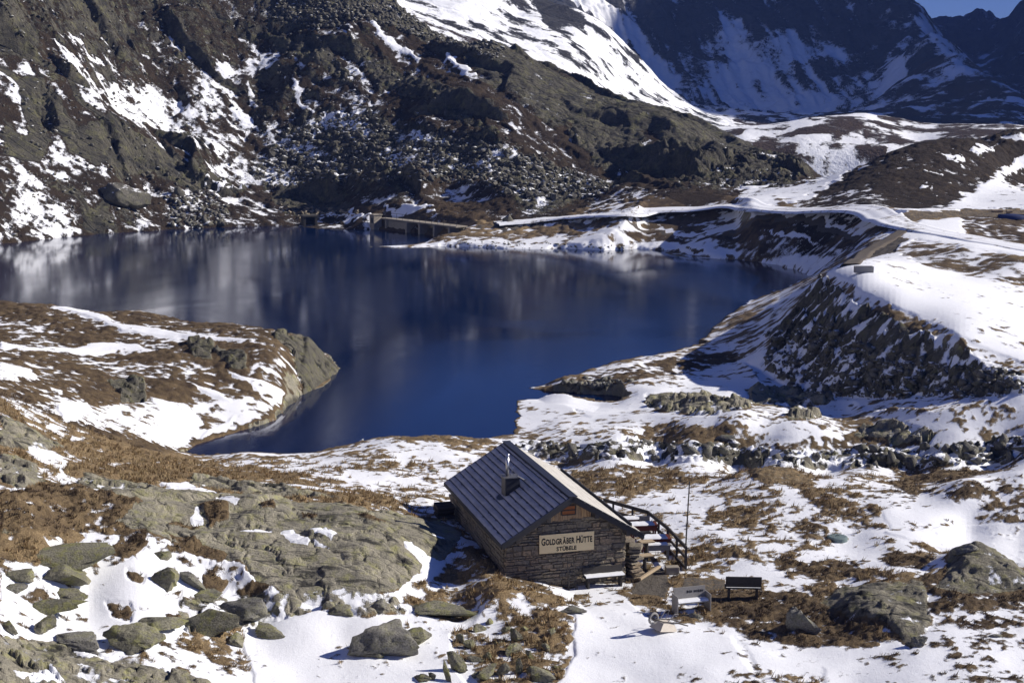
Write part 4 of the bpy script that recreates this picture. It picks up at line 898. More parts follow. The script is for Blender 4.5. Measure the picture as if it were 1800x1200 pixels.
def lettering(text, x0, x1, zbase, caph, big):
    r = random.Random(5); items = []; xx = 0
    for i, ch in enumerate(text):
        if ch == ' ': xx += caph*.42; continue
        sz = caph/.7*(big if (i == 0 or text[i-1] == ' ') else 1.)
        v, f = glyph(ch, sz); a0 = min(p[0] for p in v); wd = max(p[0] for p in v)-a0
        items.append(([(p[0]-a0+xx, p[1], p[2]) for p in v], f, r.uniform(-.05, .05), r.uniform(-.02, .02)*caph)); xx += wd+caph*.11
    kx = (x1-x0)/xx; mb = MB()
    for v, f, rot, dz in items:
        cxm = sum(p[0] for p in v)/len(v)
        mb.add([(x0+kx*(p[0]+rot*p[1]), GY_-.106-p[2], zbase+dz+p[1]+rot*.3*(p[0]-cxm)) for p in v], f)
    return mb.build('lettering', M_black, sign)
sw, sh = sx1-sx0, sz1-sz0
lettering('GOLDGRÄBER HÜTTE', sx0+.035*sw, sx1-.03*sw, sz0+.45*sh, .30*sh, 1.22)
lettering('STÜBELE', sx0+.31*sw, sx0+.68*sw, sz0+.09*sh, .21*sh, 1.0)
# things beside the hut
def hw_(x, y, z): p = rz((x, y, z), HA)+HUT; return p
def gnd(x, y): return float(gz(np.array([x]), np.array([y]))[0])
# bench against the gable
bx0 = on_hut_plane(1027, 1042, .0); bx1 = on_hut_plane(1097, 1038, .0)
def bench(name, label, loc, rzv, Ln, group=None, seat_mat=None, snowy=True, back=True, sides=False, back_mat=None, seat_z=.44, depth=.4, back_h=.42):
    e = empty(name, loc, rzv); tag(e, label, 'bench', group)
    seat = MB().box((0, 0, seat_z), (Ln, depth, .05)).build('seat', seat_mat or M_wood, e, bevel=.006)
    for s_ in (-1, 1):
        if sides: MB().box((s_*(Ln/2+.03), .02, .36), (.05, depth+.12, .72)).build('side_panel', M_grey, e, bevel=.01)
        else: MB().box((s_*(Ln/2-.15), 0, seat_z/2-.02), (.07, depth-.08, seat_z)).build('leg', M_wood, e)
    if back:
        bk = MB().box((0, depth/2+.02, seat_z+.06+back_h/2), (Ln, .04, back_h), Matrix.Rotation(R(-8), 3, 'X')).build('backrest', back_mat or M_wood, e, bevel=.006)
    if snowy:
        vs = []; r = random.Random(name); n_ = 14
        for i in range(n_+1):
            for j, (dy, hz) in enumerate(((-.5, .005), (-.4, 1), (.3, 1.1), (.46, .1))):
                vs.append((-Ln/2+.03+(Ln-.06)*i/n_, dy*depth, seat_z+.026+hz*(.045+.015*r.random())))
        MB().add(vs, [(i*4+j, i*4+j+4, i*4+j+5, i*4+j+1) for i in range(n_) for j in range(3)]).build('snow', M_snow, seat, smooth=True)
    return e
p = hw_((bx0.x+bx1.x)/2, .05, 0)
bench('wall_bench', 'dark wooden bench with snow on its seat against the stone gable wall', (p.x, p.y, gnd(p.x, p.y)), HA, bx1.x-bx0.x, snowy=True, back_h=.26)
for (u, lab, lean) in ((998, 'thin upright pole leaning on the gable wall, left of a pair', .02), (1011, 'thin upright pole leaning on the gable wall, right of a pair', -.03)):
    q = on_hut_plane(u, 1040, .1); w0 = hw_(q.x, .0, 0); zg = gnd(w0.x, w0.y)
    e = empty('leaning_pole', (w0.x, w0.y, zg), HA); tag(e, lab, 'pole', 'poles leaning on the gable')
    MB().tube([(0, 0, -.05), (lean, .26, 1.25)], [.018, .014], 6).build('shaft', M_wood, e)
    MB().tube([(lean, .26, 1.22), (lean-.05, .25, 1.32)], .014, 6).build('grip', M_black, e)
q = on_hut_plane(1006, 1035, .1); w0 = hw_(q.x, -.02, 0)
e = empty('sledge', (w0.x, w0.y, gnd(w0.x, w0.y)), HA); tag(e, 'small dark wooden sledge standing between two poles at the gable wall', 'sledge')
for s_ in (-1, 1): MB().tube([(s_*.16, 0, 0), (s_*.16, .1, .45), (s_*.15, .12, .52), (s_*.13, .05, .56)], .018, 6).build('runner', M_wood, e)
for z_ in (.15, .26, .37, .46): MB().box((0, .05+z_*.1, z_), (.34, .02, .05)).build('slat', M_wood, e)
# red boards and stacked wood along the left wall
e = empty('red_boards', hw_(-3.15, 5.0, 0)); e.rotation_euler.z = HA; tag(e, 'long dark red board edging lying in the shade along the left wall of the hut', 'boards')
for k_ in range(3): MB().bar((.12*k_-.1, -3.0-.1*k_, .18+.16*k_), (.12*k_-.28, 3.0-.2*k_, .30+.16*k_), .035, .17).build('board', M_red, e)
wp0 = hw_(-3.2, 8.7, 0); e = empty('wood_stack', (wp0.x, wp0.y, gnd(wp0.x, wp0.y)), HA); tag(e, 'dark stack of split firewood at the rear left corner of the hut', 'firewood')
rr = random.Random(9)
for i in range(3):
    for j in range(4): MB().tube([(-.35, -.7+j*.24+.12*(i % 2), .12+i*.2), (.4, -.7+j*.24+.12*(i % 2)+rr.uniform(-.03, .03), .12+i*.2)], rr.uniform(.08, .11), 7).build('log', M_wood, e)
# stones, stools and boards stacked at the right wall
rx, ry = hw_(xr+.45, 1.2, 0).xy
e = empty('stone_stack', (rx, ry, gnd(rx, ry)), HA); tag(e, 'dark stack of flat stones and boards against the right corner of the hut', 'stone stack')
for i in range(9):
    z_ = .08+i*.155
    for j in range(3):
        o = bpy.data.objects.new('flat_stone', STM[(i*3+j) % 10]); C.objects.link(o); o.parent = e
        o.location = (rr.uniform(-.12, .12), -.5+j*.55+rr.uniform(-.1, .1), z_); o.scale = (rr.uniform(.4, .65), rr.uniform(.4, .6), rr.uniform(.10, .16)); o.rotation_euler = (0, 0, rr.uniform(-.4, .4))
def stool(u, v, lab, hgt):
    g_ = hit(u, v); e = empty('log_stool', g_, .3); tag(e, lab, 'stool', 'log stools beside the hut')
    MB().tube([(0, 0, -.1), (0, 0, hgt)], [.085, .07], 9).build('post', M_wood, e); MB().box((0, 0, hgt+.03), (.62, .36, .06)).build('top', M_pale, e, bevel=.01)
    MB().bar((-.22, 0, .1), (0, 0, hgt*.6), .05, .05).build('brace', M_wood, e)
stool(1133, 1003, 'nearer log stool with a pale plank top beside the stone stack', .62)
stool(1136, 985, 'farther log stool with a plank top behind the other stool', .78)
a = hit(1124, 1022); b_ = hit(1160, 1003)
e = empty('plank', a); tag(e, 'pale squared timber lying aslant on the gravel heap by the hut', 'plank'); d_ = b_-a
MB().bar((0, 0, .1), d_+Vector((0, 0, .2)), .12, .10).build('beam', M_pale, e, bevel=.01)
g_ = hit(1181, 1008); o = MB().box((0, 0, .17), (.55, .32, .3)).build('concrete_block', M_conc, None, bevel=.02); o.location = g_; o.rotation_euler.z = .1; tag(o, 'square grey concrete block at the foot of the terrace railing', 'block')
# terrace railing
RT = .86+.95
pts = [atZ(1061, 878, RT), atZ(1139, 900, RT), atZ(1174, 928, RT), atZ(1206, 962, RT)]
e = empty('terrace_railing', (pts[1][0], pts[1][1], .86)); tag(e, 'dark wooden railing round the terrace on the right of the hut', 'railing')
o0 = Vector(e.location)
def rel(p, dz=0): return Vector(p)-o0+Vector((0, 0, dz))
for a, b_ in zip(pts[:-1], pts[1:]):
    MB().bar(rel(a), rel(b_), .06, .15).build('rail', M_wood, e); MB().bar(rel(a, -.42), rel(b_, -.42), .05, .12).build('rail', M_wood, e)
    MB().bar(rel(a, -.86), rel(b_, -.86), .06, .14).build('rail', M_wood, e)
for u, v in ((1078, 883), (1112, 893), (1139, 900), (1158, 915), (1174, 928), (1190, 945), (1206, 962)):
    p = atZ(u, v, RT); MB().box(rel((p[0], p[1], RT-.52)), (.09, .09, 1.15)).build('post', M_wood, e)
pb = atZ(1133, 905, RT); MB().box(rel((pb[0], pb[1], RT-.4)), (.45, .10, .75)).build('panel', M_grey, e)
# tables
def table(u, v, lab, w_, d_, mat, zt, ang):
    p = atZ(u, v, .86+zt); e = empty('terrace_table', (p[0], p[1], .86), ang); tag(e, lab, 'table', 'tables on the terrace')
    top = MB(); 
    for i in range(4): MB().box((0, (-1.5+i)*d_/4, zt), (w_, d_/4-.012, .045)).build('table_board', mat, e)
    MB().box((0, -d_/2+.02, zt-.11), (w_-.1, .03, .17)).build('apron', mat, e)
    for sx in (-1, 1):
        for sy in (-1, 1): MB().box((sx*(w_/2-.12), sy*(d_/2-.1), zt/2), (.07, .07, zt)).build('leg', mat, e)
    vs = []; n_ = 12; r = random.Random(u)
    for i in range(n_+1):
        for j, (dy, hz) in enumerate(((-.46, .02), (-.38, 1), (.38, 1), (.46, .1))): vs.append((-w_/2+.06+(w_*.82)*i/n_, dy*d_, zt+.024+hz*(.035+.02*r.random())))
    MB().add(vs, [(i*4+j, i*4+j+4, i*4+j+5, i*4+j+1) for i in range(n_) for j in range(3)]).build('snow', M_snow, e, smooth=True)
table(1108, 911, 'red brown terrace table farthest back, partly behind the roof', 1.1, .55, M_red, .72, .1)
table(1131, 921, 'red brown terrace table with snow on top, second from the back', 1.2, .65, M_red, .74, .1)
table(1152, 944, 'red brown terrace table with snow on top, nearest of the red ones', 1.25, .7, M_red, .72, .1)
table(1155, 957, 'grey plank table with a snow strip in front of the red tables', 1.15, .35, M_grey, .62, .1)
# flag pole
b0 = hit(1203, 993); tp = atY(1212, 848, b0.y); e = empty('pole', b0); tag(e, 'tall thin bare pole standing in the snow beside the terrace railing', 'pole')
MB().tube([(0, 0, -.3), (tp[0]-b0.x, 0, tp[2]-b0.z)], [.035, .025], 8).build('shaft', M_wood, e); MB().tube([(tp[0]-b0.x, 0, tp[2]-b0.z), (tp[0]-b0.x, 0, tp[2]-b0.z+.05)], [.035, .02], 8).build('cap', M_metal, e)
# benches and wheelbarrow in front
g_ = hit(1216, 1078); e = bench('garden_bench', 'pale grey garden bench with solid sides, marked backrest and snow on the seat', g_+Vector((0, .1, 0)), .28, 1.25, seat_mat=M_grey, sides=True, back_mat=M_grey)
bk = [c_ for c_ in e.children if c_.name.startswith('backrest')][0]; r = random.Random(2); x_ = -.12
for i in range(11):
    w_ = r.uniform(.03, .06); x_ += w_+.012
    if i == 4: x_ += .05
    Mr = Matrix.Rotation(R(-8), 3, 'X'); MB().box(Vector((0, .22, .71))+Mr @ Vector((x_-.05, -.024, .03)), (w_*.7, .006, r.uniform(.07, .10)), Mr).build('lettering_mark', M_black, bk)  # dark strokes standing in for unreadable lettering
g_ = hit(1306, 1052); bench('rear_bench', 'dark wooden bench with pale top board facing away, beyond the garden bench', g_+Vector((0, .1, 0)), R(180)-.05, 1.35, seat_mat=M_wood, snowy=True, back_mat=M_wood)
def wheelbarrow(loc, rotm):
    e = empty('wheelbarrow', loc); tag(e, 'upturned pale wheelbarrow with dark handles lying in the snow', 'wheelbarrow'); e.rotation_euler = rotm
    mb = MB(); q = [(-.22, -.2, 0), (.28, -.2, 0), (.28, .2, 0), (-.22, .2, 0), (-.36, -.31, .27), (.46, -.31, .27), (.46, .31, .27), (-.36, .31, .27)]
    mb.add(q, [(0, 3, 2, 1), (0, 1, 5, 4), (1, 2, 6, 5), (2, 3, 7, 6), (3, 0, 4, 7)]); inner = [(x*.97, y*.96, z+.012) for x, y, z in q]
    mb.add(inner, [(0, 1, 2, 3), (0, 4, 5, 1), (1, 5, 6, 2), (2, 6, 7, 3), (3, 7, 4, 0)]); mb.build('tray', plain('pale_enamel', (.55, .50, .43), .6, var=.2), e)
    for s_ in (-1, 1):
        MB().tube([(.62, s_*.08, -.12), (.3, s_*.17, -.05), (-.4, s_*.24, -.02), (-.85, s_*.27, .06)], .022, 7).build('handle', M_wood, e)
        MB().tube([(-.18, s_*.22, -.04), (-.3, s_*.24, -.36), (-.12, s_*.24, -.36), (.1, s_*.2, -.05)], .016, 6).build('leg', M_grey, e)
    wh = MB(); wh.tube([(.62+.19*math.cos(t), 0, -.12+.19*math.sin(t)) for t in np.linspace(0, 2*math.pi, 17)], .045, 7, cap=False); wl = wh.build('wheel', M_grey, e, smooth=True)
    MB().tube([(.62, -.09, -.12), (.62, .09, -.12)], .03, 8).build('hub', M_metal, wl)
    for i in range(4): t = math.pi*i/4; MB().bar((.62+.17*math.cos(t), 0, -.12+.17*math.sin(t)), (.62-.17*math.cos(t), 0, -.12-.17*math.sin(t)), .015, .015).build('spoke', M_metal, wl)
g_ = hit(1170, 1108); wheelbarrow(g_+Vector((0, 0, .33)), (R(178), R(-12), R(215)))
# disc lid behind the hut
g_ = hit(1472, 945); e = empty('tank_lid', g_); tag(e, 'flat oval grey green lid lying on the snow beyond the pole', 'lid'); 
MB().tube([(0, 0, -.2), (0, 0, .05), (0, 0, .08)], [.43, .43, .36], 24).build('cover', plain('lid_paint', (.15, .20, .20), .6), e); MB().tube([(-.08, 0, .08), (-.05, 0, .12), (.05, 0, .12), (.08, 0, .08)], .012, 6).build('handle', M_metal, e)
# ---------------------------------------------------------------- weir bridge, dam and small things by the road
A0 = Vector(atZ(672, 382, 1.95)); B0 = Vector(atZ(806, 397.5, 1.95)); D = (B0-A0); LB = math.hypot(D.x, D.y); ang = math.atan2(D.y, D.x)
br = empty('weir_bridge', (A0.x, A0.y, 0), ang); tag(br, 'low concrete weir bridge with railing at the far end of the lake', 'bridge')
MB().box((LB/2, .6, 1.8), (LB, 2.2, .22)).build('deck', M_conc, br, bevel=.02)
bx = [LB*f_ for f_ in (.10, .38, .55, .74, .93)]
MB().box((LB*.5, 1.35, .5), (LB*.95, .3, 2.4)).build('back_wall', M_conc, br)
for x_ in bx: MB().box((x_, .25, .5), (.5, 2.0, 2.38)).build('pier', M_conc, br, bevel=.02)
MB().box((LB*.24, -.2, .3), (LB*.26, .3, 2.6)).build('weir_wall', M_conc, br)
for z_ in (2.4, 2.85):
    MB().tube([(0, -.4, z_), (LB, -.4, z_)], .03, 5).build('handrail', M_metal, br)
for i in range(14): MB().tube([(i*LB/13, -.4, 1.9), (i*LB/13, -.4, 2.88)], .03, 5).build('railing_post', M_metal, br)
g_ = Vector(atZ(664, 392, 1.0)); e = empty('gate_house', (g_.x-.3, g_.y-.6, 0), ang); tag(e, 'small square concrete block house at the left end of the weir bridge', 'gate house')
MB().box((0, 0, 1.1), (1.5, 1.5, 2.6)).build('wall', M_conc, e, bevel=.03); MB().box((0, 0, 2.46), (1.8, 1.8, .14)).build('roof_slab', M_conc, e, bevel=.02); MB().box((.1, -.76, 1.5), (.7, .04, .9)).build('hatch', M_metal, e)
M_dconc = plain('dark_concrete', (.06, .056, .05), .9, var=.3, scale=3)  # plain dark tone of the outlet walls
g_ = Vector(atZ(545, 398, 0)); e = empty('outlet', (g_.x, g_.y, 0), .3); tag(e, 'dark concrete outlet opening in the bank left of the weir bridge', 'outlet')
for s_ in (-1, 1): MB().box((s_*1.0, .8, .6), (.4, 3.0, 2.2)).build('side_wall', M_dconc, e)
MB().box((0, .8, 1.78), (2.6, 3.2, .25)).build('lintel', M_dconc, e); MB().box((0, 1.9, .5), (1.7, .2, 2.2)).build('gate', M_black, e)
# dam
dz0 = atY(1320, 207.5, 800)[2]; x0, x1 = (1215-900)/FOC*800*1.013, (1430-900)/FOC*800*1.013
m, t, b = new_mat('snowy_dam'); n = noise(t, mapped(t, (.12, .12, .5)), 1, 5, .6); L(t, mix(t, n, (.72, .75, .80), (.42, .42, .42)), b.inputs['Base Color']); b.inputs['Roughness'].default_value = .9
dm = empty('dam', ((x0+x1)/2, 800, 0)); tag(dm, 'long straight snow covered dam wall below the shaded mountain face', 'dam'); hw2 = (x1-x0)/2
MB().add([(-hw2, -14, 2), (hw2, -14, 2), (hw2, -1.5, dz0-.6), (-hw2, -1.5, dz0-.6), (-hw2, 10, 2), (hw2, 10, 2), (hw2, 1.5, dz0-.6), (-hw2, 1.5, dz0-.6)], [(0, 1, 2, 3), (4, 7, 6, 5), (3, 2, 6, 7), (0, 3, 7, 4), (1, 5, 6, 2)]).build('face', m, dm)
MB().box((0, 0, dz0-.25), (2*hw2+2, 3.4, .65)).build('crest', M_conc, dm)
# boat, logs, trough
g_ = hit(1778, 386); e = empty('upturned_boat', g_, -.12); tag(e, 'dark blue upturned boat on bare ground beside the upper road', 'boat')
vs = []; n_ = 10
for i in range(n_+1):
    f_ = i/n_; w_ = .55*math.sin(math.pi*(.12+.8*f_))**.6
    for a_ in np.linspace(0, math.pi, 7): vs.append((-1.5+3*f_, w_*math.cos(a_), .62*math.sin(a_)*(.55+.45*w_/.55)))
MB().add(vs, [(i*7+j, i*7+j+1, i*7+j+8, i*7+j+7) for i in range(n_) for j in range(6)]).build('hull', plain('blue_tarp', (.02, .035, .12), .6), e, smooth=True)
MB().bar((-1.45, 0, .55), (1.45, 0, .55), .06, .08).build('keel', M_wood, e)
for (u, v, w_, lab) in ((1753, 374, 1.3, 'longer pale sawn log lying beyond the blue boat'), (1774, 375, .7, 'shorter pale log lying beyond the blue boat, right of the longer one')):
    g_ = hit(u, v); o = MB().tube([(-w_/2, 0, .2), (0, .03, .22), (w_/2, 0, .2)], [.2, .19, .17], 10).build('log', M_pale, None, smooth=False); o.location = g_; tag(o, lab, 'log', 'pale logs by the road')
g_ = hit(1518, 479); e = empty('water_trough', g_, -.05); tag(e, 'small grey trough standing alone at the edge of the snow field', 'trough')
for dx_, dy_, w_, d_ in ((0, -.3, 1.3, .06), (0, .3, 1.3, .06), (-.62, 0, .06, .6), (.62, 0, .06, .6)): MB().box((dx_, dy_, .22), (w_, d_, .46)).build('side_board', M_grey, e)
MB().box((0, 0, .3), (1.2, .55, .03)).build('snow', M_snow, e)

# ---------------------------------------------------------------- boulders
M_bould = rock_mat('lichen_boulder', (.27, .255, .19), (.15, .145, .115), .7)
M_bould2 = rock_mat('grey_boulder', (.26, .25, .22), (.15, .145, .135), .25)
M_snowrock = rock_mat('snow_dusted_rock', (.20, .19, .17), (.11, .107, .10), .2, 1.0, True)
M_scree = rock_mat('scree_rock', (.17, .16, .135), (.085, .08, .07), .15, 2.5, True)
ICO = {}
def ico(sub):
    if sub not in ICO:
        bm = bmesh.new(); bmesh.ops.create_icosphere(bm, subdivisions=sub, radius=1)
        ICO[sub] = (np.array([v.co[:] for v in bm.verts]), np.array([[v.index for v in f.verts] for f in bm.faces])); bm.free()
    return ICO[sub]
def boulder_co(seed, sub=4, round_=12., planes=9, rough=.05):
    r = np.random.default_rng(seed); V, F = ico(sub)
    n = r.normal(size=(planes, 3)); n[:, 2] *= .8; n /= np.linalg.norm(n, axis=1)[:, None]
    n = np.vstack([n, [[.12*r.normal(), -.22, 1], [.4*r.normal(), -.8, .5]]]); n /= np.linalg.norm(n, axis=1)[:, None]; d = r.uniform(.6, 1.0, len(n)); d[-2] = .68
    q = np.clip(V @ n.T, 1e-3, None)/d; rad = (np.sum(q**round_, 1))**(-1/round_)
    co = V*rad[:, None]
    f = fbm(co[:, 0]*1.0+seed, co[:, 1]+co[:, 2]*1.7, .7, 4, .55, seed=seed % 50)+.6*fbm(co[:, 2]*1.5+seed, co[:, 0]-co[:, 1], .5, 3, .5, seed=seed % 37)
    return co*(1+rough*2.3*f[:, None]), F
def boulder(u, vb, wpx, hpx, label, seed, mat=None, depth=.7, tilt=0, group='boulders in the lower left snow', round_=12., name='boulder', sink=.24, yaw=None, cat='boulder', ymin=30., peak=.2, hk=1.0):
    g_ = hit(u, vb, ymin); k = g_.y/2450.; W_, H_ = wpx*k/2*1.08, hpx*k*hk
    co, F = boulder_co(seed, round_=round_, planes=7+seed % 5); pk = 1-peak*np.clip(co[:, 2]+.2, 0, 1); co[:, 0] *= pk; co[:, 1] *= pk; co = co/np.abs(co).max(0)*np.array([W_, W_*depth, H_*.5/.80])
    cs, sn = math.cos(tilt), math.sin(tilt); co = np.stack([co[:, 0]*cs-co[:, 2]*sn, co[:, 1], co[:, 0]*sn+co[:, 2]*cs], 1)
    o = np_mesh(name, co, F, mat or M_bould, smooth=True); o.data.set_sharp_from_angle(angle=R(38))
    o.location = (g_.x, g_.y+W_*depth*.75, g_.z+H_*.5/.8*(1-sink*2)*.8); o.rotation_euler.z = yaw if yaw is not None else 0
    return tag(o, label, cat, group)
LB_ = [(88,998,182,52,'long flat topped lichen boulder with a shaded front at the left edge',1,.35,-.02),
 (94,1030,100,44,'rounded block of yellow green lichen just below the long flat topped boulder',2,.5,0),
 (28,1026,62,30,'small dark boulder left of the rounded green block',3,.5,0),(20,1043,44,14,'thin grey slab stone at the left edge under the small dark boulder',4,.5,0),
 (116,1066,74,26,'flat oval boulder in snow below the rounded green block',5,.5,-.12),(66,1082,138,28,'long low grey boulder sunk in the snow at the left edge',6,.35,.03),
 (68,1115,46,28,'small wedge shaped stone below the long low boulder',7,.5,.25),(126,1142,104,34,'flat split boulder in snow between wedge stone and big mottled boulder',8,.45,-.15),
 (222,1145,110,46,'big mottled lichen boulder with a dark hollow in the lower left snow',9,.45,-.1),(12,1112,38,18,'dark stone cut by the left edge beside the wedge stone',10,.5,0),
 (288,1034,50,48,'upright dark half of the cracked boulder pair in the snow',11,.5,.1),(324,1032,64,46,'rounded green half of the cracked boulder pair in the snow',12,.6,-.05),(290,988,40,22,'small lichen block above the cracked boulder pair',13,.6,0),
 (276,1112,96,32,'dark overhanging slab boulder casting a shadow on snow',14,.4,-.18),(362,1118,120,58,'large grey wedge boulder resting against the bedrock slab',15,.4,.28),(430,1095,90,40,'pale rounded boulder on top of the large wedge boulder',16,.5,.1),
 (360,1058,70,14,'thin flat stone lying in the snow above the wedge boulder',17,.5,0),(340,1088,38,20,'small pale stone between the thin flat stone and the overhanging slab',18,.6,0),
 (552,1058,44,18,'flat stone tucked under the lower edge of the bedrock slab',19,.5,0),(672,1160,140,66,'large angular dark boulder with a pale sloping top in the snow',20,.5,.12),(734,1135,70,40,'dark rounded rock behind the right end of the large angular boulder',21,.6,0),
 (636,1158,70,34,'low dark stone at the left foot of the large angular boulder',22,.5,.1),(775,1088,110,26,'long low tan rock under brown grass in the snow',23,.4,-.08),(665,1078,34,24,'square tan stone at the lower tip of the bedrock slab',24,.6,0),
 (600,1090,80,34,'dark stone half buried in snow under the bedrock slab',25,.5,-.1),(470,1125,60,22,'small dark round stone in the snow below the wedge boulder',26,.5,0),(410,1135,40,18,'brown capped stone in the snow left of the small dark round stone',27,.6,0)]
for u, vb, w_, h_, lab, sd, dp, tl in LB_: boulder(u, vb, w_, h_, lab, sd, M_bould if sd % 4 else M_bould2, min(1, dp*1.7), tl*.6, round_=16 if sd in (2, 5, 6, 12, 16) else 60, yaw=.5*math.sin(sd*2.3))
LR = [(1400,1112,80,52,'pale craggy boulder among dark heather right of the benches',31,.6,.15),(1708,972,60,26,'small peaked dark rock standing on snow behind the pointed dome',35,.6,.1),(1612,1138,40,22,'small rounded stone at the foot of the tall rock dome',36,.7,0),
 (1225,1092,60,14,'flat grey stone in front of the garden bench',37,.5,0),(1754,1122,30,14,'small dark stone in speckled snow at lower right',38,.6,0),(1275,776,34,18,'dark boulder on snow beyond the stream gully',39,.6,0),(760,830,18,8,'single small grey stone on the snow behind the hut',40,.6,0),
 (1010,1082,50,18,'grey rock with brown grass in the snow before the gable',41,.6,0)]
for u, vb, w_, h_, lab, sd, dp, tl in LR: boulder(u, vb, w_, h_, lab, sd, M_bould2, dp, tl, group='rocks on the right and by the hut', round_=8 if sd in (32, 34, 33) else 15, peak=.7 if sd in (32, 34, 35) else .3, hk=.8 if sd in (32, 34) else .9)
boulder(208, 362, 92, 58, 'huge tilted pale slab boulder on the far left shore', 51, M_scree, .5, -.45, 'boulders on the far shore', 14, ymin=200.)
boulder(310, 345, 26, 20, 'single upright boulder at the top of the far shore rockfall', 52, M_scree, .6, 0, 'boulders on the far shore', 14, ymin=200.)
boulder(895, 392, 22, 20, 'pale boulder at the foot of the scree beside the start of the road', 53, M_scree, .6, 0, 'boulders on the far shore', 14, ymin=200.)
# jumble of upright slabs below the hut: each stone a thing
r = np.random.default_rng(5)
PILE = [(838,1112,34,40,.0),(900,1150,40,26,.2),(885,1190,22,50,-.5),(912,1185,14,46,.1),(858,1160,20,18,0),(832,1165,44,14,-.1),(800,1180,30,52,.5),(782,1195,22,52,.35),(868,1195,18,26,0),(838,1190,24,14,.1),(930,1160,26,34,-.2),(945,1195,70,40,0),(905,1128,26,30,.3),(860,1098,18,16,0),(828,1140,26,18,.2),(850,1200,60,26,0),(760,1196,16,24,.6),(920,1110,18,14,0),(975,1180,30,20,.1),(810,1130,24,18,-.3),(880,1132,22,12,0),(958,1142,24,20,0),(970,1118,20,14,.1),(745,1200,40,20,0),(890,1112,18,18,.2),(815,1150,18,12,0)]
ORD = ('leftmost', 'second', 'third', 'fourth', 'fifth', 'sixth', 'seventh', 'eighth', 'ninth', 'tenth', 'eleventh')
ROWN = lambda vb: 0 if vb < 1136 else 1 if vb < 1175 else 2
RN = ('upper', 'middle', 'lower')
for i, (u, vb, w_, h_, tl) in enumerate(PILE):
    k_ = sorted(p[0] for p in PILE if ROWN(p[1]) == ROWN(vb)).index(u); kind_ = 'upright slab' if h_ > w_ else 'flat stone' if h_ < .6*w_ else 'angular block'
    boulder(u, vb, w_, h_, '%s %s in %s row of the stone pile below the hut' % (ORD[k_]+(' from left' if k_ else ''), kind_, RN[ROWN(vb)]), 70+i, M_bould, .6, tl, 'stones of the jumbled pile below the hut', 22, 'pile_stone', .15, r.uniform(-.6, .6), 'stone', peak=.35, hk=.85)

# ---------------------------------------------------------------- scree, rockfill, gully rocks
def hull_rock(seed):
    rr_ = np.random.default_rng(seed); bm = bmesh.new()
    for p in rr_.normal(size=(11, 3)):
        p = p/np.linalg.norm(p)*rr_.uniform(.75, 1); bm.verts.new((p[0], p[1]*.8, p[2]*.62))
    bmesh.ops.convex_hull(bm, input=bm.verts); bmesh.ops.delete(bm, geom=[v for v in bm.verts if not v.link_faces], context='VERTS'); bmesh.ops.triangulate(bm, faces=bm.faces)
    bm.verts.index_update(); V = np.array([v.co[:] for v in bm.verts]); F = np.array([[v.index for v in f.verts] for f in bm.faces]); bm.free(); return V, F
HR = [hull_rock(i) for i in range(12)]
def scatter(poly, n, smin, smax, Yr, seed, power=2.2, sink=.25):
    """random rocks on the visible ground inside a traced outline: returns positions, sizes"""
    rr_ = np.random.default_rng(seed); P = np.array(poly, float); out = []
    lo, hi = P.min(0), P.max(0)
    us = rr_.uniform(lo[0], hi[0], n*3).astype(np.float32); vs = rr_.uniform(lo[1], hi[1], n*3).astype(np.float32)
    k = polysd(poly, us, vs) > 0; us, vs = us[k][:n], vs[k][:n]
    ys = np.arange(Yr[0], Yr[1], .25 if Yr[0] > 150 else .12)
    a = (us-900)/FOC; bb = (600-vs)/FOC; dy = cp+bb*sp; dzz = -sp+bb*cp
    best = np.zeros(len(us)); done = np.zeros(len(us), bool)
    for y in ys:
        kk_ = y/dy; zz = CAM_H+dzz*kk_; g = gz(a*kk_, np.full(len(us), y)); h_ = (~done) & (zz <= g); best[h_] = y; done |= h_
    us, a, dy, best = us[done], a[done], dy[done], best[done]; x = a*best/dy; z = gz(x, best)
    s = smin+(smax-smin)*rr_.random(len(x))**power
    return x, best, z, s, rr_
def rocks_mesh(name, lists, mat, label, cat='rocks'):
    VS, FS, off = [], [], 0
    for x, y, z, s, rr_ in lists:
        for i in range(len(x)):
            V, F = HR[rr_.integers(12)]; an = rr_.uniform(0, 6.28); ti = rr_.normal(0, .45); c_, s_ = math.cos(an), math.sin(an); ct, st_ = math.cos(ti), math.sin(ti)
            q = V*np.array([1, 1, rr_.uniform(.6, 1.2)])*s[i]; q = np.stack([q[:, 0]*ct-q[:, 2]*st_, q[:, 1], q[:, 0]*st_+q[:, 2]*ct], 1)
            q = np.stack([q[:, 0]*c_-q[:, 1]*s_, q[:, 0]*s_+q[:, 1]*c_, q[:, 2]], 1)+np.array([x[i], y[i], z[i]+s[i]*.02])
            VS.append(q); FS.append(F+off); off += len(V)
    o = np_mesh(name, np.concatenate(VS), np.concatenate(FS), mat, smooth=False); return tag(o, label, cat, kind='stuff')
S1 = [(500,-20),(720,5),(890,85),(870,108),(760,72),(640,34),(560,55),(470,30)]
S2 = [(540,215),(640,200),(720,240),(840,250),(980,292),(1090,332),(1075,352),(950,385),(860,332),(740,318),(600,320),(470,328),(440,300),(480,270)]
l1 = scatter(S1, 1500, .35, 1.0, (285, 345), 1); l2 = scatter(S2, 3000, .16, 1.0, (236, 300), 2, 3.0)
rocks_mesh('scree', [l1], M_scree, 'field of dark boulders along the upper left skyline of the hillside'); rocks_mesh('scree', [l2], M_scree, 'scree of dark broken rock below the hillside cliffs')
S0 = [(0,0),(500,0),(700,120),(880,240),(1060,300),(1080,330),(860,320),(640,210),(440,330),(300,395),(0,420)]
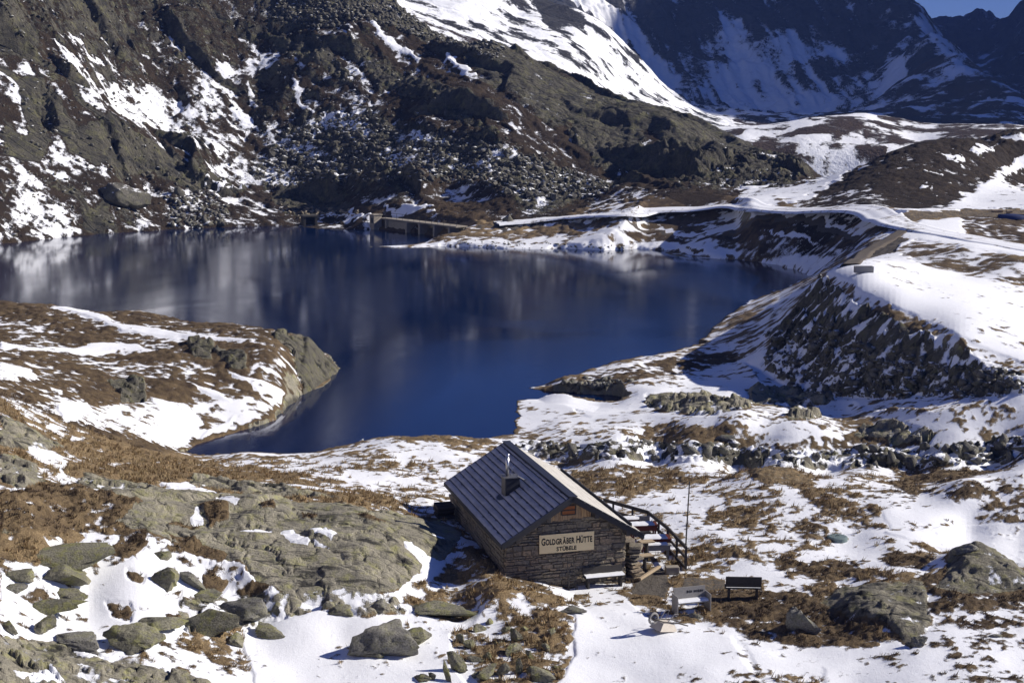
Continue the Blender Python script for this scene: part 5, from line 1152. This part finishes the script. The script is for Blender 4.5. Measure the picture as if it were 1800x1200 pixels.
rocks_mesh('loose_rocks', [scatter(S0, 2600, .10, .75, (210, 330), 31, 3.0)], M_scree, 'loose dark rocks strewn over the brown hillside')
S3 = [(300,345),(370,330),(400,365),(405,398),(330,400),(290,392),(295,370)]; S3b = [(480,360),(640,372),(620,380),(520,386)]
rocks_mesh('rockfall', [scatter(S3, 260, .3, 1.0, (225, 275), 3, 1.5)], M_scree, 'jumble of pale angular blocks falling to the far left shore')
M_pale_rock = rock_mat('pale_quarry_rock', (.42, .36, .26), (.26, .22, .16), .1, 2.5)
rocks_mesh('broken_rock', [scatter(S3b, 90, .25, .8, (235, 285), 4, 1.5)], M_pale_rock, 'pale broken rock above the bank left of the weir bridge')
S4 = [(1360,590),(1450,570),(1560,620),(1800,668),(1800,696),(1500,704),(1400,690),(1345,640)]
rocks_mesh('rockfill', [scatter(S4, 800, .12, .55, (70, 125), 5, 3.0)], M_snowrock, 'snow dusted dark rockfill on the shaded face of the embankment')
S5 = [(905,772),(1000,785),(1100,776),(1250,782),(1400,788),(1600,790),(1760,772),(1800,770),(1800,810),(1600,824),(1450,822),(1300,816),(1150,810),(1000,806),(925,804)]
rocks_mesh('gully_rocks', [scatter(S5, 190, .08, .8, (64, 92), 6, 2.5)], M_snowrock, 'dark angular rocks lining the stream gully beyond the hut')
S6 = [(985,674),(1050,662),(1120,668),(1060,685),(990,684)]; S7 = [(0,500),(20,498),(50,512),(70,522),(0,522)]
rocks_mesh('shore_rocks', [scatter(S6, 90, .12, .5, (80, 110), 7, 1.6), scatter([(760,420),(1100,432),(1100,442),(780,436)], 90, .15, .5, (190, 215), 8)], M_bould2, 'loose rocks along the water line of the right and far shores')
BIG = scatter(S2, 60, 1.0, 1.5, (236, 300), 12, 1.0)
for i in range(len(BIG[0])):
    V, F = HR[i % 12]
    if i < 12:
        me_ = bpy.data.meshes.new('scree_boulder'); me_.from_pydata((V*1.0).tolist(), [], F.tolist()); me_.materials.append(M_scree); HR[i] = (V, F); bpy.data.meshes['scree_boulder' if i == 0 else 'scree_boulder.%03d' % i]; 
        if i == 0: BME = []
        BME.append(me_)
    o = bpy.data.objects.new('scree_boulder', BME[i % 12]); C.objects.link(o); o.location = (BIG[0][i], BIG[1][i], BIG[2][i]+.2); s_ = float(BIG[3][i]); o.scale = (s_, s_, s_*.9); o.rotation_euler = (0, 0, i*1.7)
    tag(o, 'large dark boulder lying among the scree below the hillside cliffs', 'boulder', 'large boulders in the scree')

# ---------------------------------------------------------------- dry grass
def grass(name, n, Yr, xr_, cond, hgt, mat, label, seed, blades=6):
    rr_ = np.random.default_rng(seed); y = rr_.uniform(Yr[0], Yr[1], n); x = rr_.uniform(-.42, .42, n)*y
    i = np.interp(y, ROWS, np.arange(nr)).round().astype(int); j = np.interp(x/y, TC, np.arange(nc)).round().astype(int)
    ok = cond(i, j) & (ZF[i, j] > .1) & (perlin(x/.55, y/.8, 77)+.6*perlin(x/.2, y/.3, 78) > -.05); x, y = x[ok], y[ok]; z = gz(x, y); k = len(x)
    h = rr_.uniform(hgt[0], hgt[1], k); co = []
    for b_ in range(blades):
        an = rr_.uniform(0, 6.28, k); le = rr_.uniform(.3, 1.0, k)*h; w_ = .012+.010*rr_.random(k); bx_ = x+rr_.normal(0, .045, k); by_ = y+rr_.normal(0, .045, k)
        dx_, dy_ = np.cos(an), np.sin(an); tx = bx_+dx_*le*.8+.05; ty = by_+dy_*le*.8-.05
        co.append(np.stack([np.stack([bx_-dy_*w_, by_+dx_*w_, z-.02], 1), np.stack([bx_+dy_*w_, by_-dx_*w_, z-.02], 1), np.stack([tx, ty, z+h*rr_.uniform(.5, 1.0, k)], 1)], 1))
    co = np.concatenate(co).reshape(-1, 3); F = np.arange(len(co)).reshape(-1, 3)
    return tag(np_mesh(name, co, F, mat, smooth=False), label, 'grass', kind='stuff')
def grass_mat(name, a_, b_, c_):
    m, t, b = new_mat(name); g = t.nodes.new('ShaderNodeNewGeometry'); P = g.outputs['Position']
    c = mix(t, ramp(t, noise(t, P, .7, 4, .7), (.4, 0.), (.6, 1.)), a_, b_); c = mix(t, ramp(t, noise(t, P, 5, 3, .6), (.42, 0.), (.62, 1.)), c, c_)
    L(t, c, b.inputs['Base Color']); b.inputs['Roughness'].default_value = .85; return m
M_straw = grass_mat('straw', (.46, .35, .19), (.30, .19, .09), (.20, .15, .07)); M_heather = grass_mat('heather', (.11, .078, .05), (.065, .044, .03), (.17, .12, .07))
grass('dry_grass', 60000, (38, 74), None, lambda i, j: (SNA[i, j] < -.05) & (RKA[i, j] < .35) & (HTA[i, j] < .32) & (GVA[i, j] < .3), (.10, .30), M_straw, 'golden brown dry grass tufts poking through the snow', 21)
grass('heather', 60000, (38, 74), None, lambda i, j: (SNA[i, j] < -.1) & (RKA[i, j] < .35) & (HTA[i, j] >= .32) & (GVA[i, j] < .3), (.07, .20), M_heather, 'dark brown heather clumps poking through the snow', 22)

# ---------------------------------------------------------------- tracks
def track(name, pix, wd, mat, lift=.10):
    pts = []
    for (u0, v0), (u1, v1) in zip(pix[:-1], pix[1:]):
        for k_ in range(8): pts.append(hit(u0+(u1-u0)*k_/8, v0+(v1-v0)*k_/8, 90., 260.))
    P = np.array([p[:] for p in pts]); 
    for _ in range(6): P[1:-1] = (P[:-2]+2*P[1:-1]+P[2:])/4
    # even spacing
    d = np.concatenate([[0], np.cumsum(np.hypot(np.diff(P[:, 0]), np.diff(P[:, 1])))]); s_ = np.arange(0, d[-1], .6); X_ = np.interp(s_, d, P[:, 0]); Y_ = np.interp(s_, d, P[:, 1])
    tx, ty = np.gradient(X_), np.gradient(Y_); l_ = np.hypot(tx, ty); nx2, ny2 = -ty/l_, tx/l_
    offs = np.linspace(-wd/2, wd/2, 13); gx2 = X_[:, None]+nx2[:, None]*offs; gy2 = Y_[:, None]+ny2[:, None]*offs; G = gz(gx2, gy2)
    zc = G.max(1); ker = np.ones(21)/21; zc = np.convolve(np.pad(zc, 10, 'edge'), ker, 'valid')
    prof_ = np.where(np.abs(np.abs(offs)-.9) < .35, -.05, 0.)-.25*(np.abs(offs) > wd/2-.2)
    co = np.stack([gx2, gy2, np.maximum(zc[:, None]*.75+G*.25, G)+lift+prof_[None, :]], -1).reshape(-1, 3)
    n_, m_ = len(s_), len(offs); idv = np.arange(n_*m_).reshape(n_, m_); q = np.stack([idv[:-1, :-1], idv[:-1, 1:], idv[1:, 1:], idv[1:, :-1]], -1).reshape(-1, 4)
    return tag(np_mesh(name, co, q, mat), kind='structure')
m, t, b = new_mat('snowy_track'); g = t.nodes.new('ShaderNodeNewGeometry'); n = noise(t, g.outputs['Position'], 1.4, 5, .7); n2 = noise(t, g.outputs['Position'], .25, 4, .6)
L(t, mix(t, ramp(t, mth(t, 'ADD', mth(t, 'MULTIPLY', n, .5), mth(t, 'MULTIPLY', n2, .5)), (.38, 1.), (.47, 0.)), SNOW, (.16, .135, .10)), b.inputs['Base Color']); b.inputs['Roughness'].default_value = .9; M_track = m
track('road', [(872,394),(940,390),(1000,386),(1060,382),(1120,378),(1180,375),(1240,373),(1320,373),(1400,374),(1470,377),(1530,383),(1575,392),(1620,403),(1680,416),(1740,428),(1800,440),(1850,450)], 4.2, M_track)
track('path', [(1592,402),(1580,412),(1560,425),(1535,440),(1512,455),(1490,470)], 2.0, plain('gravel_path', (.11, .092, .075), .95, var=.5, scale=3, bmp=.5))

# ---------------------------------------------------------------- mountain air
hz = MB().box((150, 1500, 170), (5200, 3300, 420)).build('haze', None); tag(hz, kind='stuff')
m = bpy.data.materials.new('mountain_air'); m.use_nodes = True; t = m.node_tree
for n_ in list(t.nodes):
    if n_.type == 'BSDF_PRINCIPLED': t.nodes.remove(n_)
pv = t.nodes.new('ShaderNodeVolumePrincipled'); pv.inputs['Color'].default_value = (.24, .40, 1, 1); pv.inputs['Density'].default_value = .00012; pv.inputs['Anisotropy'].default_value = .0
L(t, pv.outputs[0], [n_ for n_ in t.nodes if n_.type == 'OUTPUT_MATERIAL'][0].inputs['Volume']); hz.data.materials.append(m)
